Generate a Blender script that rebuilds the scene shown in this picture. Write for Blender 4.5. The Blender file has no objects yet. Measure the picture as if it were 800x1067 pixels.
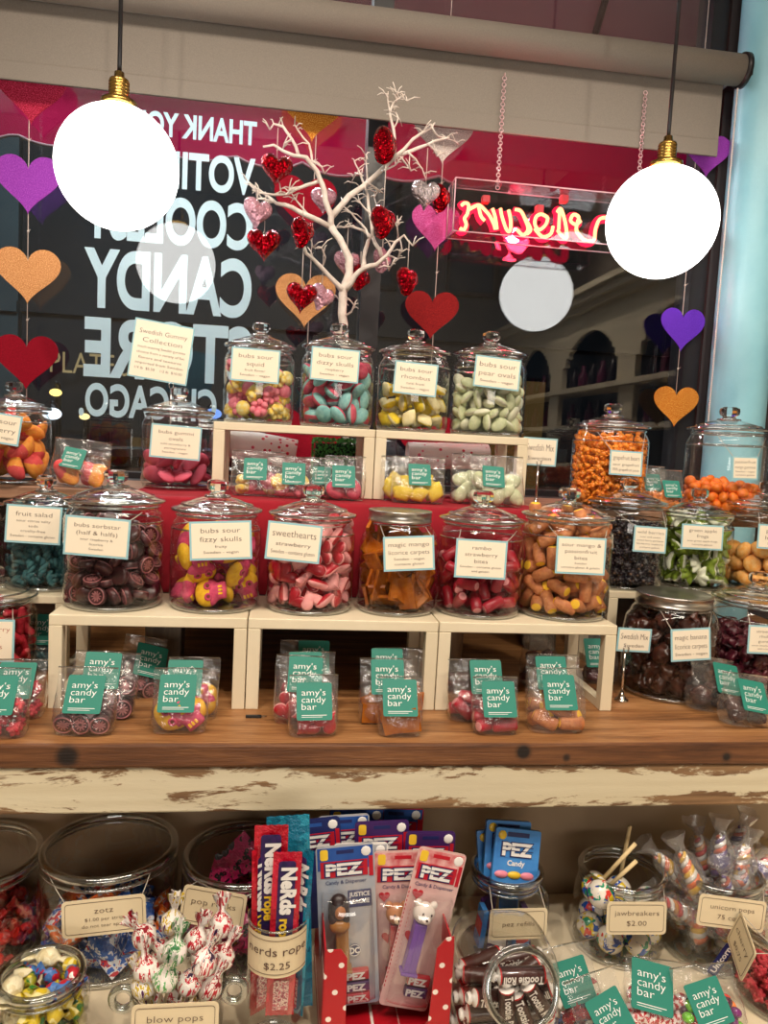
import bpy, bmesh, math, random
import numpy as np
from mathutils import Matrix, Vector, Euler
rnd = random.Random(11)
nrng = np.random.default_rng(5)
SC = bpy.context.scene
COL = SC.collection
PI = math.pi

# ------------------------------------------------------------------ camera
RM = np.array([[0.99017251, 0.03893565, 0.13432207], [-0.13014417, -0.09505518, 0.98692807], [0.05119469, -0.99471027, -0.08905378]])
EYE = np.array([0, 0, 1.45])
FPX = 795.0
cd = bpy.data.cameras.new('camera'); cam = bpy.data.objects.new('camera', cd); COL.objects.link(cam)
cd.sensor_fit = 'VERTICAL'; cd.sensor_height = 24.0; cd.lens = FPX / 1067 * 24.0; cd.clip_start = .02; cd.clip_end = 200
r_, d_, f_ = RM[:, 0], RM[:, 1], RM[:, 2]
cam.matrix_world = Matrix(((r_[0], -d_[0], -f_[0], EYE[0]), (r_[1], -d_[1], -f_[1], EYE[1]), (r_[2], -d_[2], -f_[2], EYE[2]), (0, 0, 0, 1)))
SC.camera = cam
def ray(px, py): return RM @ np.array([px - 400.0, py - 533.5, FPX])
def P(px, py, Y):                       # measured point on the upright plane at depth Y
    d = ray(px, py); return Vector(EYE + d * (Y / d[1]))
def PZ(px, py, z):                      # measured point on the level surface at height z
    d = ray(px, py); return Vector(EYE + d * ((z - EYE[2]) / d[2]))

# ------------------------------------------------------------------ materials
def lin(c):
    return tuple(((x / 255) / 12.92 if x / 255 <= .04045 else ((x / 255 + .055) / 1.055) ** 2.4) for x in c) + (1.0,)
class NT:
    def __init__(s, name):
        s.m = bpy.data.materials.new(name); s.m.use_nodes = True; s.t = s.m.node_tree; s.t.nodes.clear()
        s.out = s.n('ShaderNodeOutputMaterial')
    def n(s, ty, **kw):
        nd = s.t.nodes.new(ty)
        for k, v in kw.items(): setattr(nd, k, v)
        return nd
    def l(s, a, b): s.t.links.new(a, b)
    def val(s, sock, v):
        if hasattr(v, 'is_output'): s.l(v, sock)
        else: sock.default_value = v
    def mth(s, op, a, b=None):
        nd = s.n('ShaderNodeMath', operation=op); s.val(nd.inputs[0], a)
        if b is not None: s.val(nd.inputs[1], b)
        return nd.outputs[0]
    def coord(s, scale=(1, 1, 1), kind='Object', loc=(0, 0, 0)):
        tc = s.n('ShaderNodeTexCoord'); mp = s.n('ShaderNodeMapping')
        mp.inputs['Scale'].default_value = scale; mp.inputs['Location'].default_value = loc
        s.l(tc.outputs[kind], mp.inputs[0]); return mp.outputs[0]
    def noise(s, vec, scale, detail=3, rough=.5, dist=0):
        nd = s.n('ShaderNodeTexNoise'); nd.inputs['Scale'].default_value = scale; nd.inputs['Detail'].default_value = detail
        nd.inputs['Roughness'].default_value = rough; nd.inputs['Distortion'].default_value = dist
        if vec is not None: s.l(vec, nd.inputs['Vector'])
        return nd.outputs[0]
    def ramp(s, fac, stops):
        nd = s.n('ShaderNodeValToRGB'); e = nd.color_ramp.elements
        while len(e) < len(stops): e.new(.5)
        for k, (p, c) in enumerate(stops): e[k].position = p; e[k].color = c if len(c) == 4 else lin(c)
        s.l(fac, nd.inputs[0]); return nd.outputs[0]
    def mix(s, fac, a, b):
        nd = s.n('ShaderNodeMix', data_type='RGBA'); s.val(nd.inputs[0], fac); s.val(nd.inputs[6], a); s.val(nd.inputs[7], b); return nd.outputs[2]
    def bump(s, h, st=.3, dist=.01):
        nd = s.n('ShaderNodeBump'); nd.inputs['Strength'].default_value = st; nd.inputs['Distance'].default_value = dist; s.l(h, nd.inputs['Height']); return nd.outputs[0]
    def pbr(s, col, rough=.5, metal=0, nrm=None, spec=.5, coat=0, emit=None, es=0):
        b = s.n('ShaderNodeBsdfPrincipled'); s.val(b.inputs['Base Color'], col); s.val(b.inputs['Roughness'], rough)
        b.inputs['Metallic'].default_value = metal; b.inputs['Specular IOR Level'].default_value = spec; b.inputs['Coat Weight'].default_value = coat
        if nrm is not None: s.l(nrm, b.inputs['Normal'])
        if emit: b.inputs['Emission Color'].default_value = emit; b.inputs['Emission Strength'].default_value = es
        s.l(b.outputs[0], s.out.inputs[0]); return b
MC = {}
def flat(name, c, rough=.5, metal=0, var=0, bump=0, bscale=200, spec=.5, coat=0, c2=None, nscale=30, rand=.0, sheen=0):
    """plain procedural surface: base colour, optional second colour by noise, per-piece variation and fine bump"""
    if name in MC: return MC[name]
    s = NT(name); col = lin(c); vec = s.coord()
    if c2 or var:
        b = lin(c2) if c2 else tuple(x * (1 - var) for x in col[:3]) + (1,)
        col = s.mix(s.ramp(s.noise(vec, nscale, 4), [(.35, (0, 0, 0, 1)), (.65, (1, 1, 1, 1))]), col, b)
    if rand:
        oi = s.n('ShaderNodeObjectInfo'); hs = s.n('ShaderNodeHueSaturation')
        v = s.mth('ADD', s.mth('MULTIPLY', oi.outputs['Random'], 2 * rand), 1 - rand)
        s.l(v, hs.inputs['Value']); s.val(hs.inputs['Color'], col); col = hs.outputs[0]
    nr = s.bump(s.noise(vec, bscale, 2), bump, .002) if bump else None
    s.pbr(col, rough, metal, nr, spec, coat); MC[name] = s.m; return s.m
def emis(name, c, st):
    if name in MC: return MC[name]
    s = NT(name); e = s.n('ShaderNodeEmission'); e.inputs[0].default_value = c if len(c) == 4 else lin(c); e.inputs[1].default_value = st
    s.l(e.outputs[0], s.out.inputs[0]); MC[name] = s.m; return s.m
def thin(name, tint=(1, 1, 1), base=.05, rough=.02, pw=4, bump=0, bscale=60, haze=0, hazec=(1, 1, 1), gl=1.0):
    """thin clear sheet: see-through with a mirror part that grows towards grazing view"""
    if name in MC: return MC[name]
    s = NT(name); lw = s.n('ShaderNodeLayerWeight'); lw.inputs[0].default_value = .5
    nr = None
    if bump:
        nr = s.bump(s.noise(s.coord(), bscale, 3, .6), bump, .004)
    fr = s.mth('ADD', s.mth('MULTIPLY', s.mth('POWER', lw.outputs['Facing'], pw), 1 - base), base)
    tr = s.n('ShaderNodeBsdfTransparent'); tr.inputs[0].default_value = tint + (1,)
    g = s.n('ShaderNodeBsdfGlossy'); g.inputs['Roughness'].default_value = rough; g.inputs['Color'].default_value = (gl, gl, gl, 1)
    if nr is not None: s.l(nr, g.inputs['Normal'])
    mx = s.n('ShaderNodeMixShader'); s.l(fr, mx.inputs[0]); s.l(tr.outputs[0], mx.inputs[1]); s.l(g.outputs[0], mx.inputs[2]); o = mx
    if haze:
        df = s.n('ShaderNodeBsdfDiffuse'); df.inputs[0].default_value = hazec + (1,)
        m2 = s.n('ShaderNodeMixShader'); m2.inputs[0].default_value = haze; s.l(mx.outputs[0], m2.inputs[1]); s.l(df.outputs[0], m2.inputs[2]); o = m2
    s.l(o.outputs[0], s.out.inputs[0]); MC[name] = s.m; return s.m
def solidglass(name, tint=(1, 1, 1)):
    if name in MC: return MC[name]
    s = NT(name); g = s.n('ShaderNodeBsdfGlass'); g.inputs['Color'].default_value = tint + (1,); g.inputs['Roughness'].default_value = .01; g.inputs['IOR'].default_value = 1.45
    s.l(g.outputs[0], s.out.inputs[0]); MC[name] = s.m; return s.m

GLASS = thin('jar_glass', (.97, .975, .97), .035, .015, 3.2)
RIMG = thin('rim_glass', (.60, .64, .63), .24, .03, 1.5)
KNOBG = solidglass('knob_glass')
FILM = thin('bag_film', (.98, .98, .98), .06, .10, 2.6, bump=1.0, bscale=55, haze=.028)
ACRYL = thin('clear_acrylic', (.93, .94, .95), .05, .02, 3.5)
ACEDGE = flat('acrylic_edge', (235, 190, 200), .2)
CREAM = flat('cream_card', (240, 228, 205), .6)
CREAM2 = flat('cream_tag', (226, 208, 172), .65)
BLUEB = flat('pale_blue_border', (150, 196, 205), .6)
INK = flat('dark_ink', (92, 66, 54), .7)
REDINK = flat('red_ink', (178, 90, 70), .7)
TEAL = flat('teal_sticker', (44, 128, 112), .5, spec=.3)
WHITE = flat('white_print', (238, 240, 238), .5)
RISERW = flat('cream_painted_wood', (232, 219, 190), .5, c2=(222, 207, 176), nscale=6, bump=.1, bscale=90)
TWINE = flat('grey_twine', (190, 180, 165), .8)
METAL = flat('brushed_metal', (190, 185, 178), .28, 1)
CHROME = flat('chrome', (225, 222, 218), .1, 1)
BRASS = flat('brass', (196, 158, 84), .22, 1)
BLACK = flat('black_metal', (22, 20, 22), .4)

# ------------------------------------------------------------------ mesh building
class MB:
    def __init__(s): s.v = []; s.f = []; s.m = []; s.s = []
    def add(s, vs, fs, mat=0, smooth=True, M=None):
        b = len(s.v)
        s.v += [tuple(M @ Vector(v)) if M is not None else tuple(v) for v in vs]
        for i, f in enumerate(fs):
            s.f.append([b + k for k in f]); s.m.append(mat[i] if isinstance(mat, list) else mat); s.s.append(smooth)
        return s
    def box(s, x0, x1, y0, y1, z0, z1, mat=0, b=0.0, M=None):
        if b <= 0:
            vs = [(x, y, z) for z in (z0, z1) for y in (y0, y1) for x in (x0, x1)]
            return s.add(vs, [(0, 2, 3, 1), (4, 5, 7, 6), (0, 1, 5, 4), (2, 6, 7, 3), (0, 4, 6, 2), (1, 3, 7, 5)], mat, False, M)
        bm = bmesh.new(); bmesh.ops.create_cube(bm, size=1)
        for v in bm.verts: v.co = Vector(((x0 + x1) / 2 + v.co.x * (x1 - x0), (y0 + y1) / 2 + v.co.y * (y1 - y0), (z0 + z1) / 2 + v.co.z * (z1 - z0)))
        bmesh.ops.bevel(bm, geom=bm.edges[:], offset=b, segments=2, affect='EDGES', profile=.5)
        bm.verts.index_update(); s.add([v.co[:] for v in bm.verts], [[v.index for v in f.verts] for f in bm.faces], mat, False, M); bm.free(); return s
    def lathe(s, prof, n=32, mat=0, M=None, smooth=True, closed=False):
        vs = []; fs = []
        for r, z in prof: vs += [(r * math.cos(2 * PI * k / n), r * math.sin(2 * PI * k / n), z) for k in range(n)]
        L = len(prof)
        for i in range(L if closed else L - 1):
            j = (i + 1) % L
            for k in range(n):
                q = (k + 1) % n; fs.append((i * n + k, i * n + q, j * n + q, j * n + k))
        return s.add(vs, fs, mat, smooth, M)
    def torus(s, R, r, z=0, n=40, k=8, mat=0, M=None, sq=1.0):
        return s.lathe([(R + r * math.cos(2 * PI * i / k), z + sq * r * math.sin(2 * PI * i / k)) for i in range(k)], n, mat, M, True, True)
    def tube(s, pts, rad, n=8, mat=0, M=None, cap=True, closed=False):
        pts = [Vector(p) for p in pts]; L = len(pts)
        if not isinstance(rad, (list, tuple)): rad = [rad] * L
        vs = []; fs = []; up = None
        for i, p in enumerate(pts):
            a = pts[i - 1] if (i > 0 or closed) else p; b = pts[(i + 1) % L] if (i < L - 1 or closed) else p
            t = (b - a).normalized() if (b - a).length > 1e-9 else Vector((0, 0, 1))
            if up is None: up = t.orthogonal().normalized()
            up = (up - t * up.dot(t)); up = up.normalized() if up.length > 1e-6 else t.orthogonal().normalized()
            w = t.cross(up)
            vs += [tuple(p + (up * math.cos(2 * PI * k / n) + w * math.sin(2 * PI * k / n)) * rad[i]) for k in range(n)]
        for i in range(L if closed else L - 1):
            j = (i + 1) % L
            for k in range(n):
                q = (k + 1) % n; fs.append((i * n + k, i * n + q, j * n + q, j * n + k))
        if cap and not closed: fs += [tuple(range(n - 1, -1, -1)), tuple((L - 1) * n + k for k in range(n))]
        return s.add(vs, fs, mat, True, M)
    def prism(s, out, d0, d1, mat=0, M=None, side=None, back=None):
        """2-D outline (x,z) pushed from y=d0 (front) to y=d1"""
        n = len(out); vs = [(x, d0, z) for x, z in out] + [(x, d1, z) for x, z in out]
        fs = [tuple(range(n)), tuple(range(2 * n - 1, n - 1, -1))] + [(k, n + k, n + (k + 1) % n, (k + 1) % n) for k in range(n)]
        return s.add(vs, fs, [mat, mat if back is None else back] + [mat if side is None else side] * n, False, M)
    def puff(s, out, h, prof, mats=None, M=None, cx=0, cz=0, power=1):
        """outline inflated to a cushion: prof = [(scale, height)...] front to back along -y..+y"""
        n = len(out); vs = []; fs = []; ms = []
        for sc, yy in prof: vs += [(cx + (x - cx) * sc, yy * h, cz + (z - cz) * sc) for x, z in out]
        for i in range(len(prof) - 1):
            for k in range(n):
                fs.append((i * n + k, i * n + (k + 1) % n, (i + 1) * n + (k + 1) % n, (i + 1) * n + k)); ms.append(mats[i] if mats else 0)
        return s.add(vs, fs, ms, True, M)
    def ball(s, c, r, n=14, k=9, mat=0, M=None, fn=None):
        if not isinstance(r, (list, tuple)): r = (r, r, r)
        vs = [(c[0], c[1], c[2] - r[2])]; fs = []
        for i in range(1, k):
            a = -PI / 2 + PI * i / k
            for j in range(n):
                b = 2 * PI * j / n; vs.append((c[0] + r[0] * math.cos(a) * math.cos(b), c[1] + r[1] * math.cos(a) * math.sin(b), c[2] + r[2] * math.sin(a)))
        vs.append((c[0], c[1], c[2] + r[2])); T = len(vs) - 1
        for j in range(n):
            q = (j + 1) % n; fs.append((0, 1 + q, 1 + j)); fs.append((T, T - n + j, T - n + q))
            for i in range(k - 2): fs.append((1 + i * n + j, 1 + i * n + q, 1 + (i + 1) * n + q, 1 + (i + 1) * n + j))
        if callable(mat):
            mat = [mat(sum((Vector(vs[i]) for i in f), Vector()) / len(f)) for f in fs]
        return s.add(vs, fs, mat, True, M)
    def sheet(s, grid, mat=0, M=None, closed=False):
        R_, K = len(grid), len(grid[0]); vs = [p for row in grid for p in row]; fs = []
        for i in range(R_ - 1):
            for j in range(K if closed else K - 1):
                q = (j + 1) % K; fs.append((i * K + j, i * K + q, (i + 1) * K + q, (i + 1) * K + j))
        return s.add(vs, fs, mat, True, M)
    def jitter(s, a, freq=40, seed=0):
        from mathutils import noise
        o = Vector((seed * 3.1, seed * 1.7, seed * .9))
        s.v = [tuple(Vector(v) + a * Vector(noise.noise_vector(Vector(v) * freq + o))) for v in s.v]; return s
    def mesh(s, name, mats):
        me = bpy.data.meshes.new(name); me.from_pydata(s.v, [], s.f)
        for m in (mats if isinstance(mats, (list, tuple)) else [mats]): me.materials.append(m)
        me.polygons.foreach_set('material_index', s.m); me.polygons.foreach_set('use_smooth', s.s); me.update()
        return me
    def build(s, name, mats, parent=None, M=None, **tags):
        return ob(name, s.mesh(name, mats), parent, M, **tags)
def ob(name, me, parent=None, M=None, **tags):
    o = bpy.data.objects.new(name, me); COL.objects.link(o)
    if parent is not None: o.parent = parent
    if M is not None: o.matrix_local = M
    for k, v in tags.items():
        if v is not None: o[k] = v
    return o
def thing(name, label, cat, loc=(0, 0, 0), rz=0, group=None, M=None):
    if M is None: M = Matrix.Translation(loc) @ Matrix.Rotation(rz, 4, 'Z')
    return ob(name, None, None, M, label=label, category=cat, group=group)
def struct(name, mb, mat): return mb.build(name, mat, kind='structure')
def TR(x, y, z): return Matrix.Translation((x, y, z))
def RX(a): return Matrix.Rotation(a, 4, 'X')
def RY(a): return Matrix.Rotation(a, 4, 'Y')
def RZ(a): return Matrix.Rotation(a, 4, 'Z')
def SCL(x, y, z): return Matrix.Diagonal((x, y, z, 1))

TXC = {}
def text_geo(st, bold=0.0, res=2):
    """letters as flat faces: cap height about .7, centred in x, in the x-z plane facing -y"""
    k = (st, bold, res)
    if k in TXC: return TXC[k]
    cu = bpy.data.curves.new('lettering', 'FONT'); cu.body = st; cu.size = 1; cu.align_x = 'CENTER'; cu.resolution_u = res; cu.offset = bold
    o = bpy.data.objects.new('lettering', cu); me = bpy.data.meshes.new_from_object(o)
    vs = [(v.co.x, 0.0, v.co.y) for v in me.vertices]; fs = [tuple(p.vertices) for p in me.polygons]
    bpy.data.objects.remove(o); bpy.data.curves.remove(cu); bpy.data.meshes.remove(me)
    xs = [v[0] for v in vs] or [0]; cx = (min(xs) + max(xs)) / 2; vs = [(v[0] - cx, v[1], v[2]) for v in vs]
    TXC[k] = (vs, fs, max(xs) - min(xs)); return TXC[k]
def put_text(mb, st, x, z, size, y=0.0, mat=0, xs=1.0, maxw=None, M=None, bold=0.0, width=None, mirror=False, align='c', res=2):
    vs, fs, w = text_geo(st, bold, res)
    sx = size * xs
    if width: sx = width / w
    elif maxw and w * sx > maxw: sx = maxw / w
    ox = x + (w * sx / 2 if align == 'l' else 0)
    sg = -1 if mirror else 1
    mb.add([(ox + sg * v[0] * sx, y, z + v[2] * size) for v in vs], [f[::-1] for f in fs] if mirror else fs, mat, False, M)
def rrect(w, h, r, n=4):
    pts = []
    for cx, cz, a0 in ((w / 2 - r, h / 2 - r, 0), (-w / 2 + r, h / 2 - r, PI / 2), (-w / 2 + r, -h / 2 + r, PI), (w / 2 - r, -h / 2 + r, 1.5 * PI)):
        pts += [(cx + r * math.cos(a0 + PI / 2 * k / n), cz + r * math.sin(a0 + PI / 2 * k / n)) for k in range(n + 1)]
    return pts
def heart_out(w, n=36, fat=1.0):
    pts = []
    for k in range(n):
        t = 2 * PI * k / n
        pts.append((16 * math.sin(t) ** 3 / 32 * w, (13 * math.cos(t) - 5 * math.cos(2 * t) - 2 * math.cos(3 * t) - math.cos(4 * t) + 2.5) / 32 * w * fat))
    return pts[::-1]
CUSH = [(.02, -1), (.35, -.97), (.62, -.85), (.82, -.62), (.95, -.3), (1, 0), (.95, .3), (.82, .62), (.62, .85), (.35, .97), (.02, 1)]
# ------------------------------------------------------------------ the room
W = 2.01                                      # inner face of the window glass
ZS, ZR, ZL, ZT, ZB = 1.017, 1.165, 1.335, 1.477, .655   # slab, riser top, ledge, upper riser top, lower shelf
FLOORM = flat('shop_floor', (150, 132, 112), .5, c2=(134, 116, 98), nscale=3)
DARKW = flat('dark_wall_paint', (44, 38, 40), .7, bump=.1); LITWALL = flat('shop_wall_paint', (196, 184, 168), .7, bump=.1)
CEILM = flat('ceiling_paint', (214, 206, 196), .8)
struct('floor', MB().box(-2.6, 1.85, -2.2, 2.1, -.05, 0), FLOORM)
struct('ceiling', MB().box(-2.6, 1.85, -2.2, 2.3, 3.3, 3.35), CEILM)
struct('wall_back', MB().box(-2.6, 1.85, -2.25, -2.2, 0, 3.3), LITWALL)
struct('wall_left', MB().box(-2.65, -2.6, -2.2, 2.3, 0, 3.3), LITWALL)
struct('wall_right', MB().box(1.8, 1.85, -2.2, 2.3, 0, 3.3), flat('right_wall_paint', (120, 108, 98), .7))
struct('wall_front', MB().box(-2.6, 1.8, 2.0, 2.1, 0, 1.30), DARKW)
wc = MB().box(1.12, 1.8, 1.98, 2.1, 1.30, 3.3); struct('wall_corner', wc, DARKW)
# window: two panes in a dark steel frame
WG = thin('window_glass', (.92, .95, .96), .062, .0, 4.5)
FRM = flat('dark_window_frame', (30, 27, 30), .35)
ma, mb_ = P(382, 160, W).x, P(402, 160, W).x
w1 = MB().box(-2.6, ma + .003, W, W + .006, 1.33, 3.3).build('window_1', WG, kind='structure')
w2 = MB().box(mb_ - .003, 1.085, W, W + .006, 1.33, 3.3).build('window_2', WG, kind='structure')
MB().box(ma, mb_, W - .02, W + .06, 1.33, 3.3).box(-2.6, ma, W - .01, W + .06, 1.30, 1.345).box(-2.6, ma, W - .0, W + .06, 3.22, 3.3).build('window_frame', FRM, w1)
MB().box(1.075, 1.12, W - .02, W + .06, 1.33, 3.3).box(mb_, 1.075, W - .01, W + .06, 1.30, 1.345).box(mb_, 1.075, W, W + .06, 3.22, 3.3).build('window_frame', FRM, w2)
struct('trim_1', MB().box(-2.6, 1.8, 1.86, 2.0, 1.30, 1.33), flat('sill_paint', (40, 32, 30), .5))
# pale blue pipe column with a blistered coat
s = NT('blue_column_paint'); v = s.coord(); s.pbr(s.mix(s.ramp(s.noise(v, 5, 4), [(.4, (0, 0, 0, 1)), (.7, (1, 1, 1, 1))]), lin((150, 205, 218)), lin((128, 188, 206))), .35, 0, s.bump(s.noise(v, 40, 5, .7), .25, .004)); BLUEC = s.m
cx0, cx1 = P(757, 230, 1.93).x, P(812, 230, 1.93).x
cm = MB().lathe([((cx1 - cx0) / 2, -.3), ((cx1 - cx0) / 2, 3.3)], 48); o = struct('column_right', cm, BLUEC); o.location = ((cx0 + cx1) / 2, 1.93, 0)
cm = MB().lathe([((cx1 - cx0) / 2, -.0), ((cx1 - cx0) / 2, 3.3)], 48); o.data = cm.mesh('column_right', BLUEC)

# vinyl lettering on the outside of the glass, read from the street
wl = thing('window_lettering', 'large pale lettering on the left window pane seen mirrored from inside the shop', 'lettering', P(175, 436, W + .0075))
LET = NT('vinyl_lettering'); d = LET.n('ShaderNodeBsdfDiffuse'); d.inputs[0].default_value = lin((226, 242, 246)); q = LET.n('ShaderNodeBsdfTranslucent'); q.inputs[0].default_value = lin((226, 242, 246)); mx = LET.n('ShaderNodeMixShader'); mx.inputs[0].default_value = .45
LET.l(d.outputs[0], mx.inputs[1]); LET.l(q.outputs[0], mx.inputs[2]); LET.l(mx.outputs[0], LET.out.inputs[0]); LET = LET.m; wl0 = Vector(wl.location)
for st, xl, yl, xr, yr, cap, bd in (('THANK YOU FOR', 84, 131, 267, 150, 25.5, .03), ('VOTING US', 86, 183, 265, 203, 39, .03), ('COOLEST', 88, 243, 262, 260, 49, .032), ('CANDY', 86, 316, 261, 329, 61, .034), ('STORE', 86, 388, 261, 400, 61, .034), ('IN CHICAGO.', 81, 431, 262, 441, 34, .03)):
    a, b = P(xl, yl, W), P(xr, yr, W); zc = (a.z + b.z) / 2; h = P(xl, yl - cap, W).z - a.z
    m = MB(); put_text(m, st, (a.x + b.x) / 2 - wl0.x, zc - wl0.z, h / .73, 0, 0, width=b.x - a.x, mirror=True, bold=bd, res=8)
    m.build('text_line', LET, wl)

# ------------------------------------------------------------------ outside at night
PAVE = flat('dark_pavement', (48, 54, 58), .6); ASPH = flat('asphalt', (30, 34, 38), .5)
struct('pavement', MB().box(-9, 9, 2.1, 5, -.1, -.05), PAVE)
struct('road', MB().box(-18, 18, 5, 13, -.15, -.1), ASPH)
FAC = flat('night_facade', (74, 88, 92), .8, c2=(56, 66, 72), nscale=.6)
FACD = flat('dark_facade', (38, 40, 46), .8, c2=(26, 28, 32), nscale=.5)
def building(name, label, x0, x1, y, h, mat, wins, lit):
    t = thing(name, label, 'building', ((x0 + x1) / 2, y, -.1)); xm = (x0 + x1) / 2
    MB().box(x0 - xm, x1 - xm, 0, 5, 0, h).box(x0 - xm - .1, x1 - xm + .1, -.12, 0, h - .35, h - .05).box(x0 - xm, x1 - xm, -.08, 0, 3.6, 3.8).build('facade', mat, t)
    for i, (a, b, z0, z1) in enumerate(wins):
        f = MB().box(a - xm, b - xm, -.06, 0, z0, z1).build('window', BLACK, t)
        MB().box(a - xm + .07, b - xm - .07, -.07, -.055, z0 + .07, z1 - .07).build('pane', lit if i in (1, 4) else flat('night_pane', (36, 44, 52), .2), f)
    return t
LITW = emis('lit_shop_window', (210, 220, 235), .1)
building('street_building', 'grey street building with a gold sign beyond the left window pane', -11, -4.9, 15, 8.5, FAC, [(-9, -7.6, .6, 3), (-7.2, -5.6, .6, 3), (-8, -6.8, 4.3, 6.2)], LITW)
building('street_building', 'dark street building filling the view beyond the middle of the window', -4.8, 9, 14.9, 9, FACD, [(-4.4, -3.2, .5, 1.5), (-2.9, -1.7, .6, 1.5), (.4, 1.6, .6, 3), (2.2, 3.4, .6, 3), (4, 5.2, .6, 3), (1, 2, 4.5, 6.5), (3, 4, 4.5, 6.5)], emis('dim_window', (190, 150, 90), .12))
# gold sign lettering over the shopfront across the street
a, b = P(52, 388, 14.7), P(172, 394, 14.7)
m = MB(); put_text(m, 'PLATFORM', 0, 0, 1.0 * (P(100, 368, 14.7).z - P(100, 391, 14.7).z) / .73, 0, 0, width=b.x - a.x)
m.build('shop_sign', emis('gold_sign_glow', (205, 180, 130), .55), None, TR((a.x + b.x) / 2, 14.7, (a.z + b.z) / 2), label='gold sign lettering across the street behind the red hanging heart', category='sign')
# parked car on the road
def car(px, py, Y, label, L=4.2):
    p = P(px, py, Y); t = thing('parked_car', label, 'car', (p.x, Y, -.1))
    prof = [(-2.1, .35), (-2.1, .75), (-1.5, .9), (-.9, 1.38), (.5, 1.42), (1.15, .98), (2.0, .85), (2.1, .6), (2.1, .35)]
    MB().prism(prof, -.8, .8).build('car_body', flat('car_paint', (120, 118, 112), .25), t)
    MB().prism([(-1.35, .93), (-.85, 1.32), (-.15, 1.34), (-.15, .95)], -.805, .805).prism([(-.05, .95), (-.05, 1.34), (.45, 1.34), (.98, .97)], -.805, .805).build('car_window', flat('car_glass', (14, 16, 18), .1), t)
    for x in (-1.35, 1.35):
        for y in (-.72, .72):
            MB().lathe([(0, -.1), (.33, -.1), (.33, .1), (0, .1)], 24).build('wheel', BLACK, t, TR(x, y, .33) @ RX(PI / 2))
    for y in (-.6, .6): MB().ball((2.08, y, .68), (.05, .12, .07)).build('headlight', emis('headlight_glow', (235, 235, 225), 1.5), t)
car(205, 470, 7.5, 'pale parked car in the street behind the lower left window pane')
for px, py, Y, r, c, st, lb in ((58, 409, 12, .07, (255, 220, 120), 2.5, 'small yellow street lamp above the left back jar'), (54, 431, 11, .1, (235, 245, 255), 3, 'white street light beside the lid of the left back jar'), (222, 431, 12, .1, (130, 170, 255), 1.3, 'blue street light by the foot of the mirrored lettering'), (88, 434, 12, .06, (255, 225, 150), 2, 'faint warm street lamp under the mirrored lettering')):
    p = P(px, py, Y); t = thing('street_lamp', lb, 'street lamp', (p.x, p.y, -.1))
    MB().tube([(0, .12, 0), (0, .12, p.z + .1), (0, .12, p.z + .22), (0, 0, p.z + .25)], [.06, .05, .04, .03], 8).build('lamp_post', BLACK, t)
    MB().ball((0, 0, p.z + .1), (r * 1.3, r, r * .8)).build('lamp_head', emis('street_glow_%d' % px, c, st), t)

# burgundy awning over the window, scalloped hem
s = NT('awning_cloth'); v = s.coord((1, 1, 1)); d = s.n('ShaderNodeBsdfDiffuse'); d.inputs[0].default_value = lin((150, 22, 66)); q = s.n('ShaderNodeBsdfTranslucent'); q.inputs[0].default_value = lin((150, 22, 66)); mx = s.n('ShaderNodeMixShader'); mx.inputs[0].default_value = .35
s.l(d.outputs[0], mx.inputs[1]); s.l(q.outputs[0], mx.inputs[2]); s.l(mx.outputs[0], s.out.inputs[0]); AWN = s.m
AWNE = flat('awning_piping', (120, 100, 105), .8)
aw = thing('window_awning', 'burgundy scalloped shop awning hanging outside along the top of the window', 'awning', (0, 2.1, 0))
YV = 2.75; zb = P(355, 183, YV).z; n = 160; x0, x1 = -3.0, 2.1; per = .235
top = zb + .42
rows = [[], []]; hem = []
for k in range(n + 1):
    x = x0 + (x1 - x0) * k / n; sca = abs(math.sin(PI * (x - .03) / per)); z = zb + .035 - .035 * sca ** .6
    rows[0].append((x, YV - 2.1, top)); rows[1].append((x, YV - 2.1 + .01 * math.sin(x * 9), z)); hem.append((x, YV - 2.1 - .003 + .01 * math.sin(x * 9), z))
MB().sheet(rows).build('valance', AWN, aw); MB().tube(hem, .005, 5).build('hem_piping', AWNE, aw)
MB().sheet([[(x0 + (x1 - x0) * k / 20, .02, 3.45) for k in range(21)], [(x0 + (x1 - x0) * k / 20, YV - 2.1, top) for k in range(21)]]).build('canopy', flat('canopy_underside', (70, 58, 62), .9), aw)
for x in (-2.5, -1.3, -.1, 1.0): MB().tube([(x, .05, 3.4), (x, YV - 2.12, top - .02)], .012, 6).build('awning_rib', BLACK, aw)

# ------------------------------------------------------------------ right-hand wall: arched shelf unit (seen mirrored in the glass)
def PXM(px, py, x):                            # point on the wall x=const whose mirror image in the glass is at this pixel
    d = ray(px, py); t = x / d[0]; p = EYE + d * t; return Vector((x, 2 * W - p[1], p[2]))
xw = 1.79
cab = thing('arched_shelf_unit', 'cream wall unit with arched niches mirrored in the right window pane', 'shelf unit', (xw, 0, 0))
ct = PXM(640, 328, xw).z
UN = flat('cream_unit_paint', (205, 192, 168), .6); y0, y1 = -2.0, 1.6
arches = [(-.95, .36), (-.02, .40), (.95, .40)]; zsh = PXM(640, 405, xw).z; ztop = PXM(650, 345, xw).z; zbo = zsh - .42
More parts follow.
